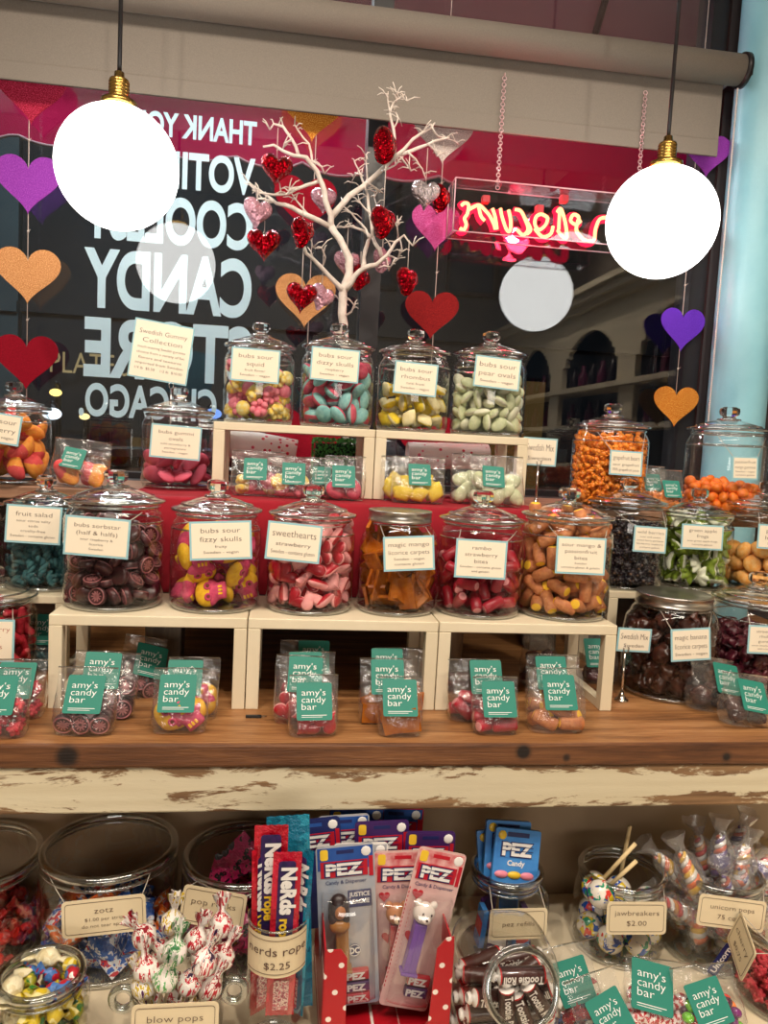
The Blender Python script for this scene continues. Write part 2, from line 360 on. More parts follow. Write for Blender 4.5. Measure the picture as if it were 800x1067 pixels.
# face panel with arch-shaped openings, built strip by strip
m = MB(); st = 90
def inar(y):
    for c, r in arches:
        if abs(y - c) < r: return zbo, zsh + (ztop - zsh) * math.sqrt(max(0, 1 - ((y - c) / r) ** 2))
    return None
for k in range(st):
    a, b = y0 + (y1 - y0) * k / st, y0 + (y1 - y0) * (k + 1) / st; g = inar((a + b) / 2)
    if g is None: m.box(-.16, -.13, a, b, .9, ct)
    else: m.box(-.16, -.13, a, b, .9, g[0]); m.box(-.16, -.13, a, b, g[1], ct)
m.build('face_panel', UN, cab)
MB().box(-.015, -.005, y0, y1, .9, ct).build('back_panel', flat('unit_back', (52, 40, 38), .7), cab)
MB().box(-.20, -.005, y0, y1, ct, ct + .03).box(-.24, -.005, y0, y1, ct + .03, ct + .07).box(-.27, -.005, y0, y1, ct + .07, ct + .10).build('cornice', UN, cab)
for z in (zsh, zsh - .21, zbo - .03): MB().box(-.20, -.016, y0, y1, z - .025, z).build('shelf', UN, cab)
MB().box(-.36, -.005, y0, y1, 0, .88).box(-.40, -.005, y0, y1, .88, .92).build('base_cabinet', flat('unit_base', (214, 214, 205), .5), cab)
bp = MB().lathe([(0, 0), (.026, 0), (.028, .01), (.028, .08), (.012, .105), (.012, .135), (0, .135)], 14)
bmes = [bp.mesh('bottle', flat(nm, c, .3)) for nm, c in (('bottle_dark', (40, 24, 30)), ('bottle_white', (220, 215, 205)), ('bottle_plum', (95, 25, 60)), ('bottle_green', (40, 60, 45)))]
k = 0
for c, r in arches:
    for z in (zsh, zsh - .21):
        for j in range(6):
            y = c - r + .07 + j * (2 * r - .14) / 5
            ob('bottle', bmes[(k * 5 + j) % 4], None, TR(xw - .1, y, z), label='small bottle on the arched wall shelves mirrored in the window', category='bottle', group='bottles on the arched wall shelves'); k += 1

# ------------------------------------------------------------------ light
def spot(name, loc, tgt, watt, col=(1, .86, .68), ang=75, r=.06, blend=.6):
    ld = bpy.data.lights.new(name, 'SPOT'); ld.energy = watt; ld.color = col; ld.spot_size = math.radians(ang); ld.spot_blend = blend; ld.shadow_soft_size = r
    o = bpy.data.objects.new(name, ld); COL.objects.link(o); o.location = loc
    o.rotation_euler = (Vector(tgt) - Vector(loc)).to_track_quat('-Z', 'Y').to_euler(); return o
WARM = (1, .87, .72)
for i, (x, y, z, tx, ty, tz, wt) in enumerate(((-.75, -.15, 3.2, -.2, 1.25, 1.05, 62), (.25, -.35, 3.2, .2, 1.25, 1.05, 70), (1.15, -.15, 3.2, .6, 1.25, 1.05, 62), (-.5, .1, 3.2, -.4, 1.9, 1.9, 24), (.9, .2, 3.2, 1.8, .2, 1.5, 100))):
    spot('track_spot', (x, y, z), (tx, ty, tz), wt, WARM, 85, .035)
ld = bpy.data.lights.new('awning_fill_light', 'AREA'); ld.energy = 8; ld.color = (1, .8, .8); ld.shape = 'RECTANGLE'; ld.size = 3.6; ld.size_y = .06  # added fill light to brighten the valance, no fixture
o = bpy.data.objects.new('awning_fill_light', ld); COL.objects.link(o); o.location = (-.2, 2.13, 2.95); o.rotation_euler = (math.radians(62), 0, 0)
ld = bpy.data.lights.new('street_light', 'AREA'); ld.energy = 420; ld.color = (.75, .92, 1); ld.size = 2.5
o = bpy.data.objects.new('street_light', ld); COL.objects.link(o); o.location = (-3, 9, 8.5); o.rotation_euler = (math.radians(30), 0, 0)
wd = bpy.data.worlds.new('night'); SC.world = wd; wd.use_nodes = True
bg = wd.node_tree.nodes['Background']; bg.inputs[0].default_value = (.10, .16, .22, 1); bg.inputs[1].default_value = .10
ld = bpy.data.lights.new('ceiling_fill_light', 'AREA'); ld.energy = 34; ld.color = (1, .88, .74); ld.shape = 'RECTANGLE'; ld.size = 2.4; ld.size_y = .2  # added overhead fill strip, no fixture
o = bpy.data.objects.new('ceiling_fill_light', ld); COL.objects.link(o); o.location = (0, .12, 3.28)
ld = bpy.data.lights.new('front_fill_light', 'AREA'); ld.energy = 20; ld.color = (1, .93, .84); ld.shape = 'RECTANGLE'; ld.size = 1.5; ld.size_y = .5  # added soft fill from behind the camera, no fixture
o = bpy.data.objects.new('front_fill_light', ld); COL.objects.link(o); o.location = (.1, -2.0, 1.32); o.rotation_euler = (math.radians(90), 0, 0)
ld = bpy.data.lights.new('lettering_fill_light', 'AREA'); ld.energy = 29; ld.color = (.9, .97, 1); ld.shape = 'RECTANGLE'; ld.size = 1.3; ld.size_y = .04  # added street-side light that brightens the window lettering, no fixture
o = bpy.data.objects.new('lettering_fill_light', ld); COL.objects.link(o); o.location = (-.42, 2.62, 2.69); o.rotation_euler = (math.radians(-50), 0, 0)
vs_ = SC.view_settings; vs_.view_transform = 'Standard'; vs_.look = 'None'; vs_.exposure = 0; vs_.gamma = 1; vs_.use_curve_mapping = False
cy = SC.cycles; cy.transparent_max_bounces = 48; cy.max_bounces = 14; cy.transmission_bounces = 10; cy.glossy_bounces = 5; cy.diffuse_bounces = 3; cy.sample_clamp_indirect = 4; cy.caustics_reflective = False; cy.caustics_refractive = False

# pendant globes
GLOBE = emis('globe_glow', (1, .965, .92, 1), 6.0)
gd = .232
for px, py, cx, lab in ((122.5, 175, 127, 'glowing white globe pendant hanging on the left in front of the mirrored lettering'), (689, 232, 703, 'glowing white globe pendant hanging on the right before the red neon sign')):
    g = P(px, py, 1.6); t = thing('pendant_lamp', lab, 'lamp', g)
    MB().ball((0, 0, 0), gd / 2, 48, 28).build('globe_shade', GLOBE, t)
    MB().lathe([(0, .112), (.03, .112), (.034, .118), (.034, .124), (.0, .124)], 28).build('shade_cap', BRASS, t)
    pr = [(0, .122), (.021, .122), (.021, .127), (.019, .129)]
    for j in range(5): pr += [(.0195, .131 + j * .006), (.0175, .133 + j * .006), (.0195, .135 + j * .006)]
    pr += [(.018, .164), (.010, .168), (.009, .178), (.0, .178)]
    MB().lathe(pr, 28).build('lamp_socket', BRASS, t)
    MB().tube([(0, 0, .176), (0, 0, 3.3 - g.z)], .0042, 8).build('cord', BLACK, t)

# roller shade along the top of the window
YS = 1.90
SHF = NT('shade_fabric'); v = SHF.coord((1, 1, 1)); wv = SHF.noise(v, 300, 2)
SHF.pbr(SHF.mix(SHF.noise(v, 420, 1), lin((140, 131, 121)), lin((123, 115, 106))), .85, 0, SHF.bump(wv, .2, .001)); SHF = SHF.m
xr = P(749, 164, YS).x; xl = -1.9; zb = P(375, 121, YS).z; zr = P(765, 77, YS).z; rr = .036
rs = thing('roller_shade', 'taupe fabric roller shade pulled part way down across the top of the window', 'roller shade', (0, YS, zr))
xe = P(768, 78, YS - .01).x
MB().lathe([(.0, xl), (rr, xl), (rr, xe), (rr * .8, xe), (0, xe)], 36, M=Matrix(((0, 0, 1, 0), (1, 0, 0, -.02), (0, 1, 0, 0), (0, 0, 0, 1)))).build('roller_tube', SHF, rs)
MB().box(xl, xr, .011, .0135, zb - zr, .0).build('shade_panel', SHF, rs)
MB().box(xl, xr, .0075, .017, zb - zr, zb - zr + .042, b=.003).build('hem_bar', SHF, rs)
MB().lathe([(0, 0), (.041, 0), (.041, .012), (.02, .02), (0, .02)], 28, M=TR(xe + .001, -.02, 0) @ RY(PI / 2)).box(xe + .004, xe + .03, -.03, .07, -.012, .012).build('roller_bracket', BLACK, rs)
m = MB(); ch = [P(771, 92, YS - .05), P(737, 445, YS - .05)]
nb = 150
for k in range(nb):
    q = ch[0].lerp(ch[1], k / (nb - 1)); m.ball(((ch[0].x + ch[1].x) / 2, YS - .045, q.z), .0026, 6, 4)
bx = (ch[0].x + ch[1].x) / 2
bc = MB()
for k in range(nb):
    q = ch[0].z + (ch[1].z - ch[0].z) * k / (nb - 1); bc.ball((bx, -.045, q - zr), .0028, 6, 4)
bc.tube([(bx, -.045, ch[0].z - zr), (bx, -.045, ch[1].z - zr)], .001, 5).build('bead_chain', flat('bead_white', (215, 205, 200), .4), rs)
# ------------------------------------------------------------------ garlands of card hearts by the glass
def glit(name, c, sp, dark=.8):
    if name in MC: return MC[name]
    s = NT(name); v = s.coord(); f = s.ramp(s.noise(v, 420, 2), [(.45, (0, 0, 0, 1)), (.62, (1, 1, 1, 1))])
    s.pbr(s.mix(f, lin(tuple(x * dark * .86 for x in c)), lin(tuple(x * .9 for x in sp))), .8, 0, s.bump(s.noise(v, 500, 1), .35, .001), spec=.15); MC[name] = s.m; return s.m
STRING = flat('pale_string', (205, 190, 180), .8)
YG = 1.965
HC = {'crimson': glit('crimson_glitter', (200, 20, 58), (235, 70, 110)), 'purple': glit('purple_card', (166, 62, 196), (182, 84, 208), .95), 'peach': glit('peach_glitter', (238, 160, 98), (250, 190, 130), .92), 'red': glit('red_card', (158, 6, 34), (168, 14, 42), .95),
      'orange': glit('orange_glitter', (240, 130, 24), (255, 190, 90), .9), 'white': glit('white_glitter', (222, 205, 196), (250, 240, 235), .9), 'pink': glit('pink_glitter', (236, 66, 160), (250, 140, 220), .92), 'rust': glit('rust_red_glitter', (142, 12, 24), (180, 40, 36)), 'violet': glit('violet_card', (112, 50, 214), (126, 66, 226), .95)}
def garland(label, x_top, hearts, y_end):
    p0 = P(*hearts[-1][:2], YG); x = p0.x
    t = thing('heart_garland', label, 'garland', (x, YG, p0.z))
    pts = []
    zt = 2.75
    zs = [P(h[0], h[1], YG).z for h in hearts]
    m = MB(); m.tube([(0, .003, zt - p0.z), (0, .003, (P(hearts[-1][0], y_end, YG).z) - p0.z)], .0011, 5)
    for a, b in zip(zs, zs[1:]):
        q = (a + b) / 2 - p0.z; m.ball((0, .003, q), .003, 6, 5).tube([(0, .003, q), (.006, .0, q + .004)], .0008, 4)
    m.build('string', STRING, t)
    for (hx, hy, hw, c, lb), z in zip(hearts, zs):
        o = MB().prism(heart_out(hw, 48, .98), -.0022, .0, 0).build('heart', HC[c], t, TR(P(hx, hy, YG).x - x, 0, z - p0.z) @ RZ(rnd.uniform(-.12, .12)), label=lb)
garland('garland of crimson, purple, peach and red hearts at the far left of the window', 30, [(33, 98, .158, 'crimson', 'crimson glitter heart'), (29.5, 193, .152, 'purple', 'purple heart'), (29, 288, .148, 'peach', 'peach glitter heart'), (27.5, 378, .148, 'red', 'red heart')], 430)
garland('garland of orange, red and peach hearts hanging behind the white tree', 322, [(326, 118, .155, 'orange', 'orange glitter heart'), (318, 214, .155, 'red', 'red heart'), (318, 314, .150, 'peach', 'peach heart'), (316, 462, .20, 'red', 'large red heart')], 480)
garland('garland of white, pink and rust hearts between the white tree and the neon sign', 460, [(462, 142, .155, 'white', 'white glitter heart'), (454, 238, .128, 'pink', 'pink glitter heart'), (449.5, 329, .138, 'rust', 'rust red heart'), (445, 462, .16, 'red', 'red heart')], 480)
garland('garland of purple, violet and orange hearts hanging by the blue column', 717, [(737, 163, .12, 'purple', 'purple heart'), (723, 250, .12, 'crimson', 'crimson heart'), (710.5, 344, .128, 'violet', 'violet heart'), (703.5, 424, .122, 'orange', 'orange glitter heart')], 424)

# ------------------------------------------------------------------ white branch tree with glass heart ornaments
YT = 1.78
TREEW = flat('whitewashed_branch', (236, 224, 214), .7, c2=(205, 190, 180), nscale=40, bump=.4, bscale=160)
BR = [  # measured points of each branch, start and end radius (mm), depth drift (m)
    ([(361, 438), (359, 390), (358, 338), (357, 314), (358, 300), (364, 284), (364, 270), (354, 249), (345, 236)], 6.5, 5.5, 0),
    ([(357, 303), (352, 297), (334, 278), (319, 264), (315, 252), (313, 246)], 4.2, 1.2, -.05),
    ([(345, 238), (345, 224), (339, 209), (336, 193), (330, 178), (319, 164), (306, 162), (294, 157), (285, 151), (274, 153)], 5.0, 1.6, -.03),
    ([(311, 162), (304, 145), (295, 132), (285, 129), (281, 135)], 2.6, 1.0, .02), ([(304, 145), (296, 150), (294, 158)], 1.4, .7, .03),
    ([(325, 168), (324, 158), (322, 150), (310, 135), (307, 130)], 1.9, .9, .04), ([(326, 168), (335, 174), (338, 181)], 1.6, .8, .02),
    ([(334, 188), (319, 193), (300, 202), (285, 203), (271, 201), (263, 198)], 2.8, 1.0, -.07), ([(318, 194), (303, 196), (298, 203)], 1.4, .8, -.05),
    ([(345, 237), (321, 225), (304, 216), (288, 212), (277, 203), (265, 195), (257, 188)], 4.4, 1.0, -.04), ([(290, 212), (279, 211), (268, 207)], 1.5, .8, -.06), ([(321, 224), (308, 208), (303, 200)], 1.6, .8, -.02),
    ([(345, 226), (364, 204), (392, 182), (414, 162), (436, 154), (452, 147), (468, 143)], 5.0, 1.4, .03), ([(408, 166), (430, 145), (450, 133), (453, 128)], 3.0, 1.1, .06), ([(450, 133), (456, 142), (474, 147), (478, 151)], 1.8, .8, .08),
    ([(411, 162), (411, 148), (410, 135), (406, 118), (410, 107), (416, 102), (422, 98)], 2.8, .9, .0), ([(406, 118), (404, 106), (403, 98)], 1.6, .8, -.01), ([(410, 134), (415, 123), (411, 114)], 1.2, .8, .02), ([(413, 104), (413, 99)], .9, .6, 0), ([(418, 101), (424, 105)], .9, .6, 0),
    ([(424, 158), (433, 166), (440, 176), (444, 187)], 1.7, .7, .0), ([(418, 164), (424, 172), (428, 178)], 1.5, .7, -.03), ([(445, 150), (452, 156), (455, 163), (459, 158)], 1.3, .7, .05), ([(398, 178), (412, 172), (416, 166)], 1.7, .7, -.04),
    ([(359, 303), (370, 287), (380, 279), (392, 276), (403, 266), (412, 252), (421, 245), (430, 256)], 4.6, 1.1, -.06), ([(414, 250), (414, 240), (412, 233)], 1.5, .8, -.05), ([(404, 266), (414, 270), (419, 262)], 1.6, .7, -.08), ([(403, 268), (405, 282), (409, 274)], 1.3, .7, -.05),
    ([(378, 279), (379, 268), (382, 256), (386, 246), (378, 240), (366, 236), (350, 237)], 3.8, 1.1, .06), ([(384, 247), (376, 233), (366, 222), (357, 214)], 2.2, .9, .09), ([(388, 246), (384, 217), (379, 192), (373, 176), (369, 168)], 2.6, .9, .07), ([(380, 196), (382, 175), (381, 162)], 1.5, .7, .09), ([(385, 222), (376, 212), (373, 203)], 1.3, .7, .05), ([(386, 226), (392, 213), (390, 200)], 1.4, .7, .1), ([(382, 190), (392, 196), (399, 201)], 1.3, .7, .04), ([(378, 183), (370, 180), (366, 190)], 1.2, .7, .1),
    ([(358, 330), (366, 325), (369, 318)], 1.8, .9, -.03), ([(357, 318), (353, 312)], 2.0, 1.2, .02), ([(335, 279), (339, 268), (335, 258), (326, 258)], 1.6, .8, -.07), ([(395, 260), (388, 246)], 3.0, 2.6, .03), ([(398, 268), (395, 258)], 3.0, 3.0, 0)]
base = P(361, 446, YT); tr = thing('branch_tree', 'bare white painted branch tree hung with glass hearts behind the upper jars', 'decorative tree', (base.x, YT, ZL))
m = MB(); rr_ = random.Random(3)
for pts, r0, r1, dr in BR:
    L = len(pts); w3 = []
    for i, (x, y) in enumerate(pts):
        q = P(x, y, YT + dr * (i / (L - 1)) ** .8); w3.append(Vector((q.x - base.x, q.y - YT, q.z - ZL)))
    f = []
    for i in range(L - 1):
        f.append(w3[i]); k = w3[i].lerp(w3[i + 1], .5); dl = (w3[i + 1] - w3[i]).length * .05; f.append(k + Vector((rr_.uniform(-dl, dl), rr_.uniform(-dl, dl), rr_.uniform(-dl, dl))))
    f.append(w3[-1]); rad = [(r0 + (r1 - r0) * i / (len(f) - 1)) * 1.5 / 1000 * rr_.uniform(.92, 1.1) for i in range(len(f))]
    m.tube(f, rad, 8)
    if r1 < 1.3:
        for j in range(5):
            i = rr_.randrange(max(1, len(f) // 2), len(f)); d = Vector((rr_.uniform(-1, 1), rr_.uniform(-.6, .6), rr_.uniform(-.2, 1))).normalized() * rr_.uniform(.012, .03)
            m.tube([f[i], f[i] + d * .6 + Vector((0, 0, .004)), f[i] + d * 1.1], [.0017, .0013, .0009], 5)
m.build('branches', TREEW, tr)
MB().lathe([(0, 0), (.06, 0), (.06, .012), (.02, .02), (.009, .06), (.0, .06)], 28).build('tree_base', TREEW, tr)
# trunk down to the base plate
bt = P(361, 438, YT); MB().tube([(bt.x - base.x, 0, bt.z - ZL + .005), (0, 0, .05)], [.0066, .0075], 8).build('trunk_foot', TREEW, tr)
OM = {}
s = NT('red_mercury_glass'); v = s.coord(); s.pbr(s.mix(s.ramp(s.noise(v, 60, 4, .7), [(.4, (0, 0, 0, 1)), (.6, (1, 1, 1, 1))]), lin((196, 10, 28)), lin((104, 3, 12))), .07, 1.0, s.bump(s.noise(s.coord((1, 1, .5)), 5, 3, .6), .9, .05)); OM['red'] = s.m
s = NT('pink_frosted_glass'); v = s.coord(); s.pbr(s.mix(s.ramp(s.noise(v, 50, 4, .7), [(.4, (0, 0, 0, 1)), (.62, (1, 1, 1, 1))]), lin((226, 176, 190)), lin((190, 128, 148))), .14, .5, s.bump(s.noise(v, 7, 3, .6), .7, .03), coat=.6); OM['pink'] = s.m
s = NT('silver_mercury_glass'); v = s.coord(); s.pbr(s.mix(s.ramp(s.noise(v, 40, 3, .7), [(.4, (0, 0, 0, 1)), (.62, (1, 1, 1, 1))]), lin((215, 202, 206)), lin((160, 146, 148))), .16, .75, s.bump(s.noise(s.coord((1, 1, .3)), 9, 3, .6), .7, .03), coat=.5); OM['silver'] = s.m
onm = {}
for c in OM:
    q = MB(); q.puff(heart_out(1.0, 40, 1.06), .30, CUSH, cz=-.03); onm[c] = q.mesh('glass_heart', OM[c])
cap_me = MB().lathe([(0, 0), (.004, 0), (.0045, .004), (.004, .007), (0, .007)], 12).torus(.0025, .0006, .0, 14, 6, M=TR(0, 0, .0095) @ RX(PI / 2)).mesh('ornament_cap', CHROME)
for px, py, w, rz, tilt, c, sy, dy, lab in (
    (288, 178, .064, .2, .05, 'red', 133, -.06, 'red glass heart ornament hanging from the upper left branch tip'), (275, 256, .066, .1, -.05, 'red', 203, -.07, 'red glass heart ornament below the pink one at the far left of the tree'),
    (314, 311, .062, .15, .05, 'red', 253, -.09, 'red glass heart ornament in front of the peach card heart'), (315, 244, .058, .95, .1, 'red', 205, -.1, 'red glass heart ornament turned sideways under the long left branch'),
    (401, 154, .072, 1.15, .12, 'red', 133, -.04, 'red glass heart ornament seen edge-on at the fork under the top twig'), (399, 233, .066, .85, .05, 'red', 172, -.05, 'red glass heart ornament under the right limb, over the dark mullion'),
    (424, 294, .058, .85, 0, 'red', 250, -.06, 'red glass heart ornament hanging lowest on the right, by the rust card heart'), (375, 291, .056, 1.0, .35, 'red', 262, .05, 'red glass heart ornament half hidden behind the fork of the trunk'),
    (459, 208, .060, 1.0, .1, 'red', 148, .07, 'dark red glass heart ornament half hidden behind the silver one'), (268, 223, .060, .5, .1, 'pink', 198, -.08, 'pale pink glass heart ornament at the far left twig'),
    (337, 210, .056, .1, 0, 'pink', 190, .05, 'pale pink glass heart ornament behind the left limb of the tree'), (361, 276, .058, .15, .05, 'pink', 228, .06, 'pale pink glass heart ornament behind the trunk'),
    (398, 272, .054, 1.0, .1, 'pink', 246, .04, 'pale pink glass heart ornament seen edge-on behind the lower right limb'), (335, 311, .056, .6, .3, 'pink', 262, -.02, 'pale pink glass heart ornament beside the red one, over the peach card heart'),
    (443, 204, .062, .1, .02, 'silver', 154, -.02, 'silvery white glass heart ornament hanging from the right branch')):
    p = P(px, py, YT + dy); tz = P(px, sy, YT + dy).z
    t = thing('heart_ornament', lab, 'ornament', M=TR(*p) @ RZ(rz), group=None)
    ob('glass_heart', onm[c], t, RY(tilt) @ SCL(w * 1.1, w * 1.1, w * 1.1))
    ob('ornament_cap', cap_me, t, TR(0, 0, w * .25))
    MB().tube([(0, 0, w * .25 + .012), (0, 0, max(tz - p.z, .03))], .0009, 5).build('hanging_string', STRING, t)

# ------------------------------------------------------------------ red neon sign in a clear acrylic box
YN = 1.87
def nz(x, y): return (465 + x / 4.444, 180 + y / 4.444)
tl, bl, br2 = P(474.5, 187, YN), P(475, 239, YN), P(648, 256, YN)
ns = thing('neon_sign', 'glowing red neon script sign in a clear acrylic box hanging on chains in the window', 'neon sign', ((tl.x + br2.x) / 2, YN, (tl.z + bl.z) / 2)); o0 = Vector(ns.location)
hw, hh = (br2.x - tl.x) / 2, (tl.z - bl.z) / 2 + .004
MB().box(-hw, hw, -.004, -.001, -hh, hh).box(-hw, hw, .069, .072, -hh, hh).box(-hw, hw, -.001, .069, hh - .003, hh).box(-hw, -hw + .003, -.001, .069, -hh, hh - .003).box(hw - .003, hw, -.001, .069, -hh, hh - .003).build('acrylic_box', ACRYL, ns)
m = MB()
for z in (-hh, hh):
    for y in (-.0025, .0705): m.tube([(-hw, y, z), (hw, y, z)], .0016, 5)
for x in (-hw, hw):
    for y in (-.0025, .0705): m.tube([(x, y, -hh), (x, y, hh)], .0016, 5)
    for z in (-hh, hh): m.tube([(x, -.0025, z), (x, .0705, z)], .0016, 5)
m.build('box_edge', ACEDGE, ns)
NEON = emis('neon_core', (1, .42, .16, 1), 4.2); NEONR = emis('neon_red', (1, .012, .05, 1), 2.4)
ST = [[(70, 152), (85, 140), (103, 150), (97, 190), (84, 212), (92, 240), (80, 265), (62, 256)], [(108, 168), (150, 150), (180, 175), (202, 202), (220, 240), (226, 262)], [(150, 160), (160, 200), (178, 222)], [(213, 165), (226, 205), (234, 262)], [(250, 165), (258, 205), (278, 262), (294, 270), (298, 225), (288, 172)],
      [(318, 170), (345, 178), (366, 220), (378, 262), (355, 288), (325, 262)], [(366, 214), (390, 262), (372, 284)], [(470, 208), (440, 192), (415, 205), (410, 240), (430, 264), (460, 240), (470, 208)], [(494, 248), (482, 284), (444, 296), (408, 258)], [(513, 182), (530, 168), (550, 230), (557, 300), (535, 292), (513, 264)], [(524, 180), (520, 262)],
      [(622, 222), (600, 240), (575, 222), (588, 194), (612, 206), (604, 240), (604, 272), (640, 312), (682, 312), (690, 262), (710, 215), (745, 207)]]
def smooth(pts, n=5):
    out = []; L = len(pts)
    for i in range(L - 1):
        p0, p1, p2, p3 = pts[max(i - 1, 0)], pts[i], pts[i + 1], pts[min(i + 2, L - 1)]
        for k in range(n):
            t = k / n; out.append(tuple(.5 * (2 * b + (c - a) * t + (2 * a - 5 * b + 4 * c - d) * t * t + (3 * b - a - 3 * c + d) * t ** 3) for a, b, c, d in zip(p0, p1, p2, p3)))
    return out + [tuple(pts[-1])]
fr, bk = MB(), MB()
for stt in ST:
    q = [P(*nz(x, y), YN + .03) - o0 for x, y in stt]
    q = smooth([tuple(v) for v in q]); fr.tube(q, .0042, 8); bk.tube([(x, y + .014, z) for x, y, z in q], .0105, 8)
fr.build('neon_tube', NEON, ns); bk.build('neon_halo_tube', NEONR, ns)  # thicker red glowing tubes added for the letters' halo and reflection
m = MB()
for x, y in ((185, 120), (550, 118), (435, 165)):
    q = P(*nz(x, y), YN + .03) - o0; m.box(q.x - .009, q.x + .009, .028, .05, q.z - .009, q.z + .009, b=.002)
m.build('tube_support', flat('red_support', (225, 60, 70), .4), ns)
for px, y0 in ((518.5, 193), (664, 205)):
    q = P(px, y0, YN + .03); m = MB(); zt = 2.36; zz = q.z - .006; k = 0
    while zz < zt:
        m.torus(.0048, .0011, 0, 12, 5, M=TR(q.x - o0.x, q.y - o0.y, zz - o0.z) @ RZ(PI / 2 * (k % 2)) @ RX(PI / 2)); zz += .0076; k += 1
    m.build('hanging_chain', flat('pale_chain', (225, 190, 195), .3, .6), ns)
nl = bpy.data.lights.new('neon_light', 'POINT'); nl.energy = 7.0; nl.color = (1, .03, .07); nl.shadow_soft_size = .05
o = bpy.data.objects.new('neon_light', nl); COL.objects.link(o); o.location = (o0.x, YN + .062, o0.z - .02)
spot('neon_street_glow', (o0.x, YN + .068, o0.z), (o0.x, 2.75, 2.45), 60, (1, .04, .10), 105, .02)
# ------------------------------------------------------------------ counter, ledge, risers
def wood(name, c1, c2, c3, sx=1.2, sc=14, rough=.45, knots=(), bump=.15, axis='X'):
    s = NT(name); v = s.coord((sx, sc, sc) if axis == 'X' else (sc, sc, sx)); n1 = s.noise(v, 1.6, 6, .62, .6); n2 = s.noise(s.coord((sx * 5, sc * 6, sc * 6) if axis == 'X' else (sc * 6, sc * 6, sx * 5)), 2, 3, .6)
    col = s.ramp(s.mth('ADD', s.mth('MULTIPLY', n1, .75), s.mth('MULTIPLY', n2, .25)), [(.32, c1), (.5, c2), (.68, c3)])
    for (kx, ky, kz, r) in knots:
        vd = s.n('ShaderNodeVectorMath', operation='DISTANCE'); pv = s.coord((1, .5, 1)); s.l(pv, vd.inputs[0]); vd.inputs[1].default_value = (kx, ky * .5, kz)
        col = s.mix(s.ramp(vd.outputs['Value'], [(r * .55, (1, 1, 1, 1)), (r, (0, 0, 0, 1))]), col, lin((28, 18, 14)))
    s.pbr(col, rough, 0, s.bump(n2, bump, .002)); return s.m
SLABW = wood('worktop_wood', (96, 60, 34), (152, 104, 62), (190, 142, 94), sx=2.4, sc=26, bump=.3, knots=((P(70, 789, 1.06).x, 1.06, 1.0, .017), (P(545, 787, 1.06).x, 1.06, 1.004, .012), (P(757, 786, 1.06).x, 1.06, .995, .008)))
SLAB_FRONT_SHADE = wood('worktop_shaded_front_wood', (62, 34, 18), (104, 64, 36), (140, 92, 54), sx=2.2, sc=30, bump=.4, knots=((P(70, 789, 1.06).x, 1.06, 1.0, .019), (P(545, 787, 1.06).x, 1.06, 1.004, .014), (P(590, 791, 1.06).x, 1.06, .995, .006), (P(757, 786, 1.06).x, 1.06, .995, .009)))  # same wood, darkened: shade of the front face put into the colour
DARKP = wood('dark_plank', (40, 26, 18), (62, 42, 30), (84, 58, 42))
PLANK = wood('ledge_plank', (120, 84, 62), (158, 118, 92), (184, 146, 118))
GREYW = wood('grey_post_wood', (70, 62, 54), (104, 94, 82), (134, 122, 106), axis='Z')
ROUND = wood('bark_post_wood', (82, 60, 42), (120, 92, 66), (148, 118, 90), axis='Z')
# chipped cream paint on the apron board
s = NT('chipped_cream_paint'); v = s.coord((3, 12, 14)); n1 = s.noise(v, 2.2, 7, .72, .4); n2 = s.noise(s.coord((.8, 10, 22)), 3, 5, .7)
col = s.mix(s.noise(s.coord((1, 5, 30)), 2, 4), lin((228, 218, 190)), lin((196, 180, 146)))
ax = s.n('ShaderNodeSeparateXYZ'); s.l(s.coord(), ax.inputs[0]); edge = s.mth('ABSOLUTE', s.mth('SUBTRACT', ax.outputs[2], .948))
chip = s.ramp(s.mth('ADD', n1, s.mth('MULTIPLY', edge, 4.6)), [(.615, (0, 0, 0, 1)), (.66, (1, 1, 1, 1))])
col = s.mix(chip, col, s.ramp(n2, [(.35, (96, 66, 42)), (.6, (150, 116, 80))])); s.pbr(col, .6, 0, s.bump(n1, .3, .003)); CHIP = s.m
mt = MB(); mt.box(-1.3, 1.36, 1.06, 1.995, .982, ZS, b=.004); mt.m = [1 if all(mt.v[i][1] < 1.0645 for i in f) else 0 for f in mt.f]; mt.build('wooden_worktop', [SLABW, SLAB_FRONT_SHADE], label='brown knotty wooden worktop running across the picture under the risers and bags', category='worktop')
ctr = thing('display_counter', 'counter with a chipped cream apron board, taupe back and cream lower shelf', 'counter', (0, 0, 0))
MB().box(-1.3, 1.36, 1.064, 1.10, .915, .981, b=.003).build('apron_board', CHIP, ctr)
MB().box(-1.3, 1.36, 1.262, 1.28, .60, .981).build('back_panel', flat('taupe_back', (164, 140, 112), .7, c2=(150, 126, 100), nscale=3), ctr)
MB().box(-1.3, 1.36, .70, 1.26, ZB - .035, ZB, b=.003).build('lower_shelf', flat('cream_shelf', (232, 218, 190), .5, c2=(220, 204, 172), nscale=5), ctr)
for x in (-1.27, 1.28):
    for y in (.74, 1.22): MB().box(x, x + .06, y - .03, y + .03, 0, ZB - .035).build('leg', CHIP, ctr)
